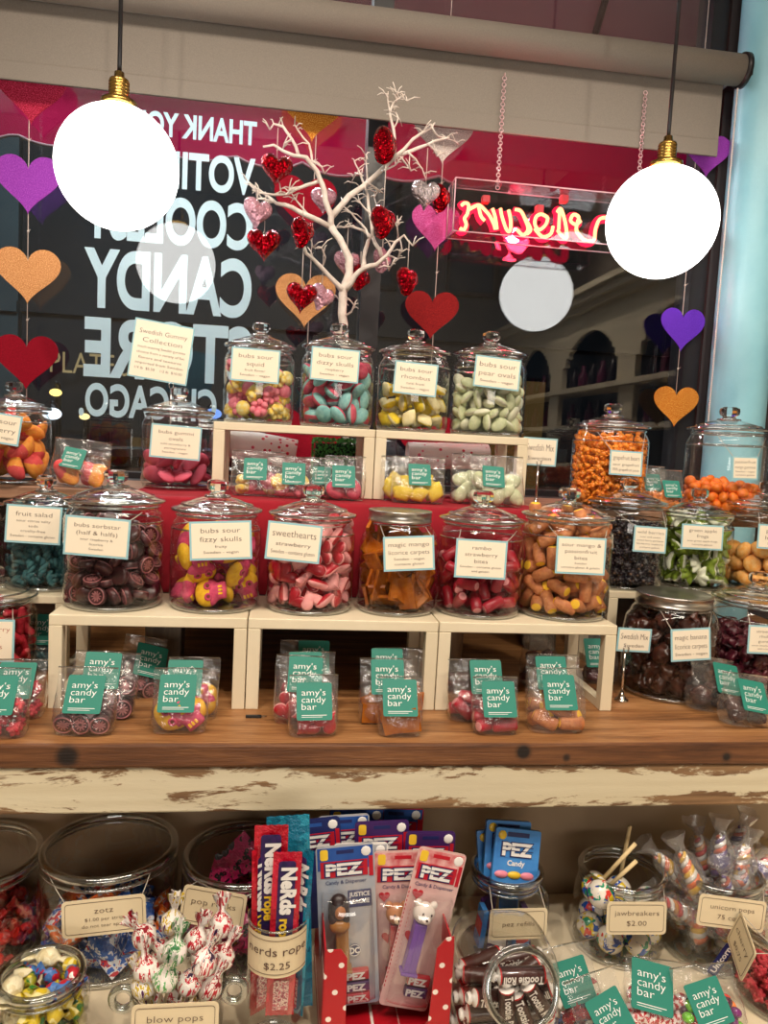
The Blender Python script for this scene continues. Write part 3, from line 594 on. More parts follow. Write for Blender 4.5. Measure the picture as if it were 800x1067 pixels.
# ledge, its supports and the plank wall behind
MB().box(-1.3, 1.1, 1.545, 1.858, 1.308, ZL - .001, b=.003).build('window_ledge', PLANK, label='pale wooden ledge along the window carrying the back jars', category='ledge')
MB().box(-.30, .50, 1.402, 1.543, 1.308, ZL - .001).build('ledge_board', DARKP, label='dark board under the red cloth in front of the window ledge', category='board')
bp_ = thing('plank_backing', 'dark brown planks behind the risers, below the window ledge', 'plank wall', (0, 1.80, ZS))
for k in range(3): MB().box(-1.3, 1.1, 0, .02, .001 + k * .097, .001 + k * .097 + .093).build('plank', DARKP, bp_)
def post(px, Y, wpx, lab, rnd_=False, y=675):
    p = P(px, y, Y); w = wpx * Y / 795
    m = MB()
    if rnd_: m.lathe([(w / 2 * q, z) for q, z in ((1.0, .0), (1.04, .05), (.96, .12), (1.05, .2), (1, .29))] + [(0, .29)], 18).jitter(.004, 30)
    else: m.box(-w / 2, w / 2, -.03, .03, 0, .29, b=.003)
    m.build('wooden_post', ROUND if rnd_ else GREYW, None, TR(p.x, Y, ZS + .0005), label=lab, category='post')
post(172, 1.445, 36, 'weathered grey wooden post standing under the left riser')
post(464, 1.445, 36, 'rounded brown log post standing under the right riser', True)
post(560, 1.60, 30, 'dark post behind the bags under the right riser')
for x in (-1.1, -.75, .75, 1.0): MB().box(-.03, .03, -.03, .03, 0, .29).build('wooden_post', GREYW, None, TR(x, 1.70, ZS + .0005), label='plain post holding up the window ledge behind the jars', category='post', group='posts under the window ledge')

def riser(name_lab, xa, xb, Y0, Y1, z0, zt, rail=True, t=.017, lw=.02):
    t0 = thing('display_riser', name_lab, 'riser', ((xa + xb) / 2, (Y0 + Y1) / 2, z0)); w = (xb - xa) / 2 - .0008; d = (Y1 - Y0) / 2; h = zt - z0
    MB().box(-w, w, -d, d, h - t, h, b=.0016).build('top_board', RISERW, t0)
    for sx in (-1, 1):
        for sy in (-1, 1):
            x = sx * (w - lw / 2); y = sy * (d - lw / 2); MB().box(x - lw / 2, x + lw / 2, y - lw / 2, y + lw / 2, 0, h - t, b=.0012).build('leg', RISERW, t0)
        if rail:
            x = sx * (w - lw / 2); MB().box(x - lw / 2 + .002, x + lw / 2 - .002, -d + lw, d - lw, .0, .014).build('foot_rail', RISERW, t0)
    return t0
xs_ = [P(50, 645, 1.2).x, P(258, 650, 1.2).x, P(457.5, 653, 1.2).x, P(644, 652, 1.2).x]
for k, lb in enumerate(('cream wooden riser under the dark button jar and the fizzy skull jar', 'cream wooden riser under the sweetheart jar and the mango carpet jar', 'cream wooden riser under the strawberry bite jar and the sour mango jar')):
    riser(lb, xs_[k], xs_[k + 1], 1.20, 1.38, ZS, ZR)
xu = [P(222, 441, 1.53).x, P(391.5, 450, 1.53).x, P(551, 458, 1.53).x]
for k, lb in enumerate(('small cream riser under the left pair of upper jars', 'small cream riser under the right pair of upper jars')):
    riser(lb, xu[k], xu[k + 1], 1.53, 1.70, ZL + .0022, ZT, False, .016, .022)
xl_ = P(71, 611, 1.335).x; xr_ = P(634, 618, 1.395).x; ZR2 = 1.187
riser('cream riser at the left edge under the teal candy jar', xl_ - .42, xl_, 1.335, 1.497, ZS, ZR, t=.014)
riser('cream riser at the right edge under the berry and frog jars', xr_, xr_ + .56, 1.395, 1.542, ZS, ZR2, t=.014)
# red cloth over ledge and board, hanging down in front
REDC = flat('red_felt', (158, 8, 32), .9, c2=(142, 6, 28), nscale=12, bump=.15, bscale=300)
xa, xb = P(128, 525, 1.4).x, P(556, 524, 1.5).x; n = 70; gr = []
for Y in (1.76, 1.6, 1.5, 1.41, 1.398):
    gr.append([(xa + (xb - xa) * k / n, Y, ZL + .0012) for k in range(n + 1)])
for z in (1.331, 1.29, 1.25, 1.2, 1.165): gr.append([(xa + (xb - xa) * k / n, 1.392 - .004 * (1.335 - z) / .17 * (1 + math.sin(k * .55)), z) for k in range(n + 1)])
m = MB().sheet(gr); o = m.build('red_cloth', REDC, label='red felt cloth draped over the ledge behind the middle row of jars', category='cloth')

# ------------------------------------------------------------------ sweets: one mesh per kind
def cy_x(rad, L, n=16, bev=.002, mats=(0, 1)):
    m = MB(); m.lathe([(rad - bev, -L / 2), (rad, -L / 2 + bev), (rad * 1.02, 0), (rad, L / 2 - bev), (rad - bev, L / 2)], n, mats[0])
    for sg in (-1, 1): m.lathe([(rad - bev, sg * L / 2), (rad * .5, sg * (L / 2 + .0006)), (0, sg * (L / 2 + .0008))], n, mats[1])
    q = MB(); q.v = [(v[2], v[0], v[1]) for v in m.v]; q.f = m.f; q.m = m.m; q.s = m.s; return q
def sug(name, c, c2=None, rough=.75, rand=.12): return flat(name, c, rough, 0, 0, .35, 700, .4, 0, c2, 120, rand)
def gum(name, c, c2=None, rough=.3, rand=.14): return flat(name, c, rough, 0, 0, .12, 260, .5, .2, c2, 60, rand)
SW = {}
KS = dict(button=1.3, skull=1.42, sweetheart=1.2, carpet=1.35, bite=1.25, mangobite=1.3, squid=1.35, dizzy=1.4, rhombus=1.4, pear=1.25, oval=1.45, peachslice=1.4, rope=1.2, bear=1.3, amber=1.1, berry=.95, frog=1.3, dome=1.15, choc=1.3, plum=1.2, rasp=1.0, redstick=1.25)
NAME = dict(button='licorice_button', skull='skull_gummy', sweetheart='heart_gummy', carpet='licorice_strip', bite='strawberry_bite', mangobite='mango_bite', squid='squid_gummy', dizzy='two_tone_gummy', rhombus='rhombus_gummy', pear='pear_gummy', oval='oval_gummy', peachslice='slice_gummy', rope='sour_rope', bear='bear_gummy', amber='ball_gummy', berry='berry_gummy', frog='frog_gummy', dome='sugar_dome', choc='chocolate_chunk', plum='plum_gummy', rasp='raspberry_gummy', redstick='sour_stick', redtwist='twist_sweet', zotz='candy_sachet', poprock='popping_candy_sachet', greentwist='wrapped_sweet', fruitball='candy_ball', mint='peppermint', foilmix='foil_sweet')
def reg(k, mbs, mats, r, ext=None): 
    f = KS.get(k, 1.0)
    for m in mbs: m.v = [(x * f, y * f, z * f) for x, y, z in m.v]
    SW[k] = ([m.mesh('sweet_' + k, mats) for m in mbs], r * f)
b = MB(); b.lathe([(0, -.004), (.0095, -.004), (.0112, -.0025), (.0112, .0025), (.0095, .0045), (.0085, .0038), (0, .0034)], 22)
for a in range(5): b.add(*(lambda q: (q.v, q.f))(MB().box(-.0065, .0065, -.0008, .0008, .003, .0046)), 1, False, RZ(a * PI / 5 + .2))
b.torus(.0098, .0009, .0040, 22, 6, 1); reg('button', [b], [gum('licorice_wine', (84, 36, 40), (52, 24, 30), .35), gum('licorice_pink', (178, 116, 116), (140, 80, 84), .5)], .0105)
SKO = [(-.6, -1), (.6, -1), (.66, -.45), (1, -.1), (1.05, .45), (.7, .95), (0, 1.12), (-.7, .95), (-1.05, .45), (-1, -.1), (-.66, -.45)]
SKO = smooth(SKO + [SKO[0]], 3)[:-1]
b = MB(); b.puff([(x * .0155, z * .017) for x, z in SKO], .0075, CUSH); b.m = [0 if sum(b.v[i][2] for i in f) / len(f) > .001 else 1 for f in b.f]
for x in (-.0062, .0062): b.torus(.0033, .0014, 0, 12, 6, 1, TR(x, -.0072, .002) @ RX(PI / 2)); b.ball((x, -.0066, .002), (.0028, .0012, .0028), 8, 5, 2)
for x in (-.004, 0, .004): b.box(x - .0012, x + .0012, -.0066, -.004, -.014, -.009, 0)
reg('skull', [b], [sug('skull_yellow', (244, 196, 44), (230, 168, 30)), sug('skull_magenta', (214, 78, 112), (190, 56, 96)), sug('skull_hollow', (120, 60, 40))], .0150)
b = MB(); ho = heart_out(.034, 28, .95); b.puff(ho, .0065, CUSH, [1, 1, 1, 1, 0, 0, 0, 0, 0, 0]); reg('sweetheart', [b], [sug('heart_pink', (240, 168, 164), (228, 148, 148)), gum('heart_red', (190, 24, 44), (166, 16, 36), .4)], .0125)
b = MB(); g = [[((i / 12 - .5) * .040, .0012 + .0009 * math.cos(i * PI), (j / 6 - .5) * .022) for i in range(13)] for j in range(7)]; g2 = [[(x, -y, z) for x, y, z in r] for r in g]
b.sheet(g).sheet(g2); b.s = [False] * len(b.f); b.box(-.020, .020, -.0019, .0019, -.011, .011)
reg('carpet', [b], [gum('mango_carpet', (186, 106, 26), (150, 74, 14), .25)], .0115)
reg('bite', [cy_x(.0075, .030)], [gum('strawberry_bite', (178, 20, 46), (150, 12, 38), .4), sug('bite_white', (226, 150, 150))], .0125)
reg('mangobite', [cy_x(.0082, .030)], [sug('mango_bite_skin', (206, 136, 84), (180, 104, 62), .5), sug('mango_bite_core', (248, 196, 50))], .0128)
b = MB(); b.ball((0, 0, .004), (.012, .011, .012), 14, 9, lambda c: 0 if c.z > .0 else 1)
for a in range(6): b.ball((.009 * math.cos(a), .009 * math.sin(a), -.008), (.0055, .0055, .007), 8, 6, 1)
b2 = MB(); b2.v, b2.f, b2.s = b.v, b.f, b.s; b2.m = [1 - q for q in b.m]
reg('squid', [b, b2], [sug('squid_pink', (236, 140, 152), (226, 120, 140)), sug('squid_yellow', (244, 206, 66), (238, 226, 170))], .0145)
def lens(rx, ry, h, top, bot): return MB().ball((0, 0, 0), (rx, ry, h), 20, 10, lambda c: 0 if c.z > 0 else 1)
reg('dizzy', [lens(.015, .012, .0075, 0, 1)], [sug('dizzy_pink', (214, 96, 114), (196, 70, 98)), sug('dizzy_teal', (150, 202, 198), (124, 184, 184))], .0118)
b = MB().puff([(0, -.016), (.006, -.011), (.0125, 0), (.006, .011), (0, .016), (-.006, .011), (-.0125, 0), (-.006, -.011)], .006, CUSH, [0] * 5 + [1] * 5)
reg('rhombus', [b], [sug('rhombus_yellow', (234, 208, 60), (226, 194, 40)), sug('rhombus_cream', (238, 226, 180), (228, 214, 160))], .0125)
reg('pear', [lens(.0155, .011, .0065, 0, 1)], [sug('pear_pale', (212, 216, 178), (196, 204, 160)), sug('pear_pale_under', (222, 222, 196))], .0112)
reg('oval', [lens(.018, .0135, .006, 0, 1)], [sug('gummi_pink', (214, 84, 112), (198, 66, 98)), sug('gummi_pink_under', (220, 100, 124))], .0128)
b = MB().ball((0, 0, 0), (.021, .0135, .0075), 18, 10, lambda c: 0 if c.x + .5 * c.y > 0.002 else 1); b.v = [(x, y, z + 18 * x * x) for x, y, z in b.v]
reg('peachslice', [b], [sug('slice_pink', (240, 96, 92), (232, 78, 84)), sug('slice_orange', (250, 170, 70), (244, 140, 60))], .0148)
def rope(r, L, n=26):
    pts = [(L * (k / n - .5), .003 * math.sin(k * .35), .003 * math.cos(k * .23)) for k in range(n + 1)]; m = MB()
    for ph in (0, PI): m.tube([(x, y + r * .6 * math.cos(x * 420 + ph), z + r * .6 * math.sin(x * 420 + ph)) for x, y, z in pts], r * .75, 7)
    return m
reg('rope', [rope(.0048, .036)], [sug('salty_teal', (58, 104, 106), (36, 78, 84))], .0108)
b = MB().ball((0, 0, 0), (.0048, .0042, .0062), 10, 7).ball((0, 0, .008), (.0042, .004, .004), 9, 6)
for x in (-1, 1): b.ball((x * .0032, 0, .0112), .0017, 6, 5).ball((x * .0046, -.002, .002), (.002, .002, .0026), 6, 5).ball((x * .003, -.002, -.0055), (.0024, .0026, .0026), 6, 5)
reg('bear', [b], [gum('bear_amber', (252, 166, 62), (244, 132, 36), .22)], .0076)
b = MB().ball((0, 0, 0), (.0115, .0115, .0085), 14, 9); reg('amber', [b], [sug('amber_ball', (246, 136, 44), (230, 104, 28), .35)], .0098)
b = MB().ball((0, 0, 0), .0088, 12, 8)
for i in range(16):
    d = Vector((math.cos(i * 2.4) * math.sqrt(1 - ((i + .5) / 8 - 1) ** 2), math.sin(i * 2.4) * math.sqrt(1 - ((i + .5) / 8 - 1) ** 2), (i + .5) / 8 - 1)); b.ball(tuple(d * .008), .0033, 6, 5, 1 if i % 8 == 0 else 0)
reg('berry', [b], [gum('berry_black', (28, 15, 26), (18, 11, 18), .32), gum('berry_speck', (96, 70, 50), None, .4)], .0098)
FRO = smooth([(0, 1.25), (.45, 1.15), (.5, .8), (1.05, .75), (1.0, .3), (.7, .1), (1.15, -.7), (.6, -.75), (.25, -.55), (-.25, -.55), (-.6, -.75), (-1.15, -.7), (-.7, .1), (-1.0, .3), (-1.05, .75), (-.5, .8), (-.45, 1.15), (0, 1.25)], 2)[:-1]
b = MB().puff([(x * .014, z * .0145) for x, z in FRO], .0065, CUSH, [0] * 5 + [1] * 5); b.ball((-.004, -.006, .013), .0026, 7, 5, 0).ball((.004, -.006, .013), .0026, 7, 5, 0)
reg('frog', [b], [sug('frog_green', (132, 152, 48), (108, 130, 34), .5), sug('frog_white', (226, 228, 204))], .0122)
reg('dome', [MB().ball((0, 0, 0), (.0165, .0165, .011), 16, 9)], [sug('peach_sugar', (250, 172, 76), (250, 196, 126))], .0148)
def lump(r, seed): return MB().ball((0, 0, 0), (r, r * .85, r * .7), 18, 12).jitter(r * .5, 90, seed).jitter(r * .22, 220, seed + 5)
reg('choc', [lump(.014, 1), lump(.014, 2)], [flat('dark_chocolate', (74, 38, 28), .28, c2=(46, 22, 18), nscale=60, rand=.2)], .0125)
reg('plum', [lump(.013, 3), lump(.013, 4)], [gum('plum_gummy', (96, 28, 44), (66, 20, 32), .35)], .0118)
b = MB().ball((0, 0, 0), (.008, .008, .009), 10, 7)
for i in range(14):
    d = Vector((math.cos(i * 2.4) * math.sqrt(1 - ((i + .5) / 7 - 1) ** 2), math.sin(i * 2.4) * math.sqrt(1 - ((i + .5) / 7 - 1) ** 2), (i + .5) / 7 - 1)); b.ball(tuple(d * .0078), .0034, 6, 5)
reg('rasp', [b], [sug('raspberry_sugar', (206, 70, 80), (184, 40, 56))], .0112)
reg('redstick', [cy_x(.005, .034, 12)], [sug('red_sour', (196, 40, 56), (172, 24, 44)), sug('red_sour_end', (214, 90, 96))], .0115)
BBOX = {k: np.array([v.co[:] for v in ms[0].vertices]) for k, (ms, r) in SW.items()}

def pack(n, r, R, h, its=140):
    a = nrng.uniform(0, 2 * PI, n); q = np.sqrt(nrng.uniform(0, 1, n)) * (R - r); p = np.stack([q * np.cos(a), q * np.sin(a), nrng.uniform(r, h * 1.15, n)], 1)
    for it in range(its):
        if it < its - 30: p[:, 2] -= .0012
        for _ in range(2):
            d = p[:, None, :] - p[None, :, :]; L = np.sqrt((d ** 2).sum(-1)) + 1e-9; o = np.clip(2 * r - L, 0, None); np.fill_diagonal(o, 0)
            p += (d / L[..., None] * (o * .42)[..., None]).sum(1) * .6
            p[:, 2] = np.maximum(p[:, 2], r); rad = np.hypot(p[:, 0], p[:, 1]); k = np.minimum(1, (R - r) / np.maximum(rad, 1e-6)); p[:, :2] *= k[:, None]
    return p
def sweets(kind, M, R, z0, h, label, group, name, cat='sweet', nmax=110, n=None, flatb=.35, half=None, fr=1.0, full=None):
    """a settled heap of separate sweets inside radius R; M is the vessel's frame"""
    ms, r = SW[kind]; r = r * fr
    if n is None: n = int(min(nmax, PI * R * R * h / (5.4 * r ** 3)))
    nall = max(n, full or 0); pos = pack(nall, r, R, h, 140 if nall < 320 else 75); V = BBOX[kind]; name = NAME.get(kind, name); rest = MB()
    if nall > n: pos = pos[np.argsort(-(np.hypot(pos[:, 0], pos[:, 1]) - .7 * pos[:, 1] + (pos[:, 2] > h * .85) * .05))]
    for i in range(nall):
        e = Euler((rnd.gauss(0, .6) if rnd.random() < flatb else rnd.uniform(-PI, PI), rnd.gauss(0, .6) if rnd.random() < flatb else rnd.uniform(-PI, PI), rnd.uniform(0, 2 * PI)))
        rm = np.array(e.to_matrix()); w = V @ rm.T; p = pos[i]
        for _ in range(2):
            rad = np.hypot(w[:, 0] + p[0], w[:, 1] + p[1]); k = rad.argmax()
            if rad[k] > R: q = (w[k, :2] + p[:2]) / rad[k]; p[:2] -= q * (rad[k] - R)
        p[2] = max(p[2], -w[:, 2].min() + .0005)
        X = TR(p[0], p[1], p[2] + z0) @ e.to_matrix().to_4x4()
        if i >= n:
            me = ms[0]; rest.add([v.co[:] for v in me.vertices], [tuple(f.vertices) for f in me.polygons], [f.material_index for f in me.polygons], True, X); continue
        o = ob(name, ms[i % len(ms)], None, M @ X, label=label, category=cat, group=group)
    if rest.v: rest.build(name + '_heap', list(ms[0].materials), None, M, label='inner heap of the same sweets as the ' + label, category='sweets', kind='stuff')

# ------------------------------------------------------------------ jars
def card(par, M, w, h, lines, border=True, mat=None, big=2, sizes=None, cordz=None, cordx=None, name='label_card', ink=0, R=None, tagshape=False):
    m = MB()
    if tagshape:
        cc = .004; w2, h2 = w / 2, h / 2; m.prism(rrect(w, h, .006, 3), -.0005, .0005, 0); ol = rrect(w - .009, h - .009, .004, 3); ol3 = [(x, -.0009, z) for x, z in ol]; m.tube(ol3, .0003, 4, 2, closed=True)
    else:
        m.prism([(-w / 2, -h / 2), (w / 2, -h / 2), (w / 2, h / 2), (-w / 2, h / 2)][::1], -.0005, .0005, 1)
        k = .0032; m.box(-w / 2 + k, w / 2 - k, -.0009, -.0005, -h / 2 + k, h / 2 - k, 0)
    L = len(lines); wt = [1.25 if i < big else .8 for i in range(L)]; av = h * (.74 if not tagshape else .62); tot = sum(wt); z = av / 2
    for i, ln in enumerate(lines):
        sz = av / tot * wt[i]; z -= sz; s0 = sz; sz = min(sz, h * .27) if tagshape else sz; put_text(m, ln, 0, z + s0 * .5 - sz * .25, sz * (.80 if i < big else .70), -.0013, 2, 1.42, w * .80, bold=-.012 if i < big else -.008)
    o = m.build(name, [CREAM2 if tagshape else CREAM, BLUEB, INK if not ink else REDINK], par, M)
    if cordz is not None:
        q = MB(); iM = M
        for sg in (-1, 1):
            a = Vector((sg * w * .46, 0, h * .46)); bpt = M.inverted() @ Vector((sg * cordx, -math.sqrt(max(R * R - cordx * cordx, 0)), cordz)); q.tube([a, a.lerp(bpt, .5) + Vector((0, -.001, -.001)), bpt], .0007, 5)
        q.build('cord', TWINE, o)
    return o
def jar_body(R, h):
    m = MB()
    m.lathe([(0, .004), (R * .5, .0035), (R * .86, .0), (R * .95, .003), (R, .012), (R, h * .80), (R * .985, h * .87), (R * .93, h * .93), (R * .885, h * .955), (R * .885, h)], 56)
    return m
def candy_jar(lab, l, r, yb, Yc, zb, lines, cpx, cw, ch, croll, kind=None, fill=.5, slab=None, lid='glass', H=None, cyaw=0, big=2, group=None, sname='gummy_sweet', nmax=150, D=None, cbord=True, ink=0, n=None, fr=1.0, full=None):
    a, b_ = P(l, yb, Yc), P(r, yb, Yc); D = D or (b_.x - a.x); R = D / 2 * .985; x = (a.x + b_.x) / 2; h = D * 1.03 * (H or 1)
    t = thing('candy_jar', lab, 'jar', (x, Yc, zb + .0006)); Mj = TR(x, Yc, zb + .0006)
    if lid == 'glass':
        jb = jar_body(R, h); jb.build('jar_body', GLASS, t)
        MB().torus(R * .885, .0026, h * .985, 48, 8).build('glass_rim', RIMG, t); MB().torus(R * .985, .0016, h * .845, 48, 6).build('shoulder_ring', RIMG, t); MB().lathe([(R * .90, .0012), (R * .955, .0014), (R * .955, .0062), (R * .90, .0068), (0, .0068)], 48).build('thick_base', RIMG, t)
        ld = MB(); e = h + .003; ld.lathe([(0, e + .001), (R * .8, e), (R * .97, e), (R, e + .003), (R * .97, e + .006), (R * .86, e + .008), (R * .7, e + .014), (R * .45, e + .021), (R * .24, e + .025), (0, e + .026)], 52)
        lo = ld.build('lid', GLASS, t); MB().torus(R * .975, .0030, e + .003, 52, 8).build('lid_rim', RIMG, lo); MB().torus(R * .78, .0018, e + .011, 48, 6).build('lid_ridge', RIMG, lo); MB().torus(R * .27, .0022, e + .025, 30, 6).build('knob_collar', RIMG, lo)
        kz = e + .025; MB().lathe([(0, kz - .002), (R * .20, kz), (R * .155, kz + .005), (R * .16, kz + .007), (R * .235, kz + .0115), (R * .25, kz + .018), (R * .235, kz + .0245), (R * .17, kz + .0275), (0, kz + .027)], 10, smooth=False).build('knob', KNOBG, lo)
        nz_, nr = h * .95, R * .9
    else:
        m = MB(); m.lathe([(0, .004), (R * .5, .0035), (R * .86, .0), (R * .95, .003), (R, .012), (R, h * .66), (R * .96, h * .78), (R * .84, h * .88), (R * .76, h * .915), (R * .76, h * .98)], 56).build('jar_body', GLASS, t)
        MB().torus(R * .77, .0016, h * .91, 48, 6).build('glass_rim', RIMG, t); MB().lathe([(R * .90, .0012), (R * .955, .0014), (R * .955, .0062), (R * .90, .0068), (0, .0068)], 48).build('thick_base', RIMG, t)
        m = MB(); z0 = h * .93; hh_ = h * .115; pr = [(R * .785, z0), (R * .80, z0 + .001), (R * .80, z0 + .003), (R * .785, z0 + .004)]
        pr += [(R * .785, z0 + hh_ - .003), (R * .80, z0 + hh_ - .002), (R * .795, z0 + hh_), (R * .74, z0 + hh_ + .0006), (R * .72, z0 + hh_ - .0006), (0, z0 + hh_ - .0006)]; m.lathe(pr, 52).build('metal_lid', METAL, t)
        nz_, nr = h * .9, R * .78
    if lines:
        Yf = Yc - R - .005
        for _ in range(6): c = P(cpx[0], cpx[1], Yf); Yf = Yc - math.sqrt(max((R + .005) ** 2 - max(0, abs(c.x - x) - cw * Yf / 795 * .25) ** 2, (R * .6) ** 2))
        w = cw * Yf / 795 * 1.0; hh = ch * Yf / 795
        lx = c.x - x; ly = Yf - Yc
        M = TR(lx, ly, c.z - zb) @ RZ(math.radians(cyaw)) @ RY(math.radians(croll)) @ RX(math.radians(-4))
        card(t, M, w, hh, lines, cordz=nz_, cordx=nr * .72, R=nr, big=big, ink=ink)
    if kind: sweets(kind, Mj, R * .972, .008, h * fill, slab, group or slab, sname, nmax=nmax, n=n, fr=fr, full=full)
    return t
J = candy_jar
# middle row on the three risers
J('glass jar of dark licorice buttons at the left end of the middle row', 66, 171, 590, 1.29, ZR, ['bubs sorbstar', '(half & halfs)', 'sour raspberry &', 'licorice', 'Sweden'], (101, 560), 66, 40, 2, 'button', .80, 'wine dark licorice button in the jar at the left of the middle row', cyaw=-8)
J('glass jar of yellow and magenta skulls, second in the middle row', 176, 272, 590, 1.29, ZR, ['bubs sour', 'fizzy skulls', 'fruity', 'Sweden - vegan'], (230, 563.5), 63, 40, -3.5, 'skull', .52, 'yellow and magenta skull gummy in the second jar of the middle row')
J('glass jar of pink and red heart gummies, third in the middle row', 277, 369, 590, 1.29, ZR, ['sweethearts', 'strawberry', 'Sweden - contains gluten'], (306, 565.5), 57, 40, 3.5, 'sweetheart', .82, 'pink heart gummy with red face in the third jar of the middle row', big=1, cyaw=-6)
J('metal lidded jar of amber mango licorice strips in the middle row', 372, 455, 595, 1.29, ZR, ['magic mango', 'licorice carpets', 'Sweden - vegan', 'contains gluten'], (426, 577), 55, 37, -4, 'carpet', .62, 'amber ribbed mango licorice strip in the metal lidded middle row jar', lid='metal', H=1.15)
J('glass jar of red strawberry bites, fifth in the middle row', 455, 543, 590, 1.29, ZR, ['rambo', 'strawberry', 'bites', 'Sweden - contains gluten', 'and gelatin'], (501, 583), 57, 42, 1.5, 'bite', .52, 'red strawberry licorice bite in the fifth jar of the middle row', big=3)
J('glass jar of orange brown sour mango bites at the right end of the middle row', 541, 633, 595, 1.29, ZR, ['sour mango &', 'passionfruit', 'bites', 'Sweden', 'contains gluten & gelatin'], (605, 579.5), 57, 41, 1, 'mangobite', .88, 'orange brown bite with yellow core in the last jar of the middle row', big=3)
# upper row on the two small risers
J('glass jar of pink and yellow squid gummies, first on the upper risers', 232, 307, 410, 1.615, ZT, ['bubs sour', 'squid', 'fruit flavor', 'Sweden - vegan'], (266, 381), 49, 34, 1.5, 'squid', .52, 'pink and yellow squid gummy in the first upper jar')
J('glass jar of pink and teal gummies, second on the upper risers', 312, 389, 410, 1.615, ZT, ['bubs sour', 'dizzy skulls', 'raspberry', 'Sweden - vegan'], (349, 380.5), 50, 34, 2, 'dizzy', .66, 'pink and teal sugared oval in the second upper jar')
J('glass jar of yellow and cream rhombus gummies, third on the upper risers', 392, 467, 415, 1.615, ZT, ['bubs sour', 'rhombus', 'tutti frutti', 'Sweden - vegan'], (433, 395), 46, 34, 3, 'rhombus', .48, 'yellow and cream rhombus gummy in the third upper jar')
J('glass jar of pale green pear ovals, fourth on the upper risers', 470, 546, 415, 1.615, ZT, ['bubs sour', 'pear ovals', 'Sweden - vegan'], (518, 389), 50, 33, 3.5, 'pear', .60, 'pale green pear oval in the fourth upper jar')
# back row on the ledge
J('glass jar of pink gummi ovals on the ledge left of the upper risers', 147, 223, 470, 1.62, ZL + .0014, ['bubs gummi', 'ovals', 'wild strawberry &', 'pomegranate', 'Sweden - vegan'], (183, 461), 50, 34, 2.5, 'oval', .34, 'pink gummi oval in the jar left of the upper risers')
J('glass jar of pink and orange slices on the ledge at the left edge', -24, 53, 455, 1.60, ZL, ['bubs sour', 'raspberry', 'Sweden - vegan'], (-3, 446), 44, 30, 7, 'peachslice', .62, 'pink and orange slice in the jar at the left edge of the ledge')
J('glass jar of tiny amber bears on the ledge right of the upper risers', 596, 671, 490, 1.60, ZL, ['grapefruit bears', 'sour grapefruit', '70% grapefruit juice'], (652, 483), 38, 27, 1, 'bear', .82, 'tiny amber bear in the jar right of the upper risers', n=240, full=600, big=1)
J('glass jar of orange mango balls on the ledge before the blue column', 716, 792, 495, 1.56, ZL, ['passionfruit', 'mango gummies', 'Sweden - vegan', 'contains gelatin'], (776, 488), 31, 26, -1, 'amber', .40, 'small orange ball gummy in the jar before the blue column', nmax=150)
# side risers
J('glass jar of teal salty sour pieces on the left edge riser', 5, 90, 560, 1.42, ZR, ['fruit salad', 'sour citrus salty', 'soda', 'cruelty-free', 'Sweden - contains gluten'], (35, 547), 53, 38, 2, 'rope', .82, 'dark teal sour rope piece in the jar on the left edge riser', big=1)
J('glass jar of plum gummies cut by the left edge of the picture', -80, 2, 560, 1.42, ZR, None, None, 0, 0, 0, 'plum', .7, 'plum coloured gummy in the jar cut by the left edge', nmax=50)
J('glass jar of black wild berries on the right edge riser', 612, 689, 565, 1.47, ZR2, ['wild berries', 'sour and sweet', 'mixed berry gummies', 'blackberry raspberry', 'contains gelatin'], (677, 562.5), 39, 29, 2, 'berry', .86, 'black berry gummy in the jar on the right edge riser', n=240, full=400, big=1)
J('glass jar of green and white frogs on the right edge riser', 690, 758, 570, 1.47, ZR2, ['green apple', 'frogs', 'sour green apple frogs', 'contains gelatin'], (731.5, 560), 50, 28, 1, 'frog', .78, 'green and white frog gummy in the jar on the right edge riser')
J('glass jar of peach sugar domes at the right edge of the picture', 757, 833, 570, 1.47, ZR2, ['peach', 'hearts', 'Sweden'], (806, 560), 40, 28, 2, 'dome', .38, 'peach sugar dome in the jar at the right edge')
# on the worktop at both ends
yf = PZ(692, 728, ZS)
J('metal lidded jar of dark chocolate pieces on the worktop at the right', 650, 742, 690, 1.312, ZS, ['magic banana', 'licorice carpets', 'Sweden - vegan'], (719.5, 672), 48, 37, -4, 'choc', .78, 'dark chocolate piece in the metal lidded jar at the right', lid='metal', H=.98, nmax=110)
J('glass jar of plum gummies on the worktop at the right edge', 741, 825, 690, 1.318, ZS, ['strawberry', 'rhubarb', 'gummies', 'sweet strawberry rhubarb', 'with a tart finish'], (799, 667), 48, 33, 1, 'plum', .80, 'plum coloured gummy in the right edge worktop jar', nmax=120, big=3)
J('glass jar of red sour sticks on the worktop at the left edge', -52, 38, 680, 1.33, ZS, ['raspberry', 'sour', 'sticks', 'Sweden'], (-9, 668), 44, 43, 0, 'redstick', .75, 'red sour stick in the left edge worktop jar', nmax=80, ink=1, big=3)

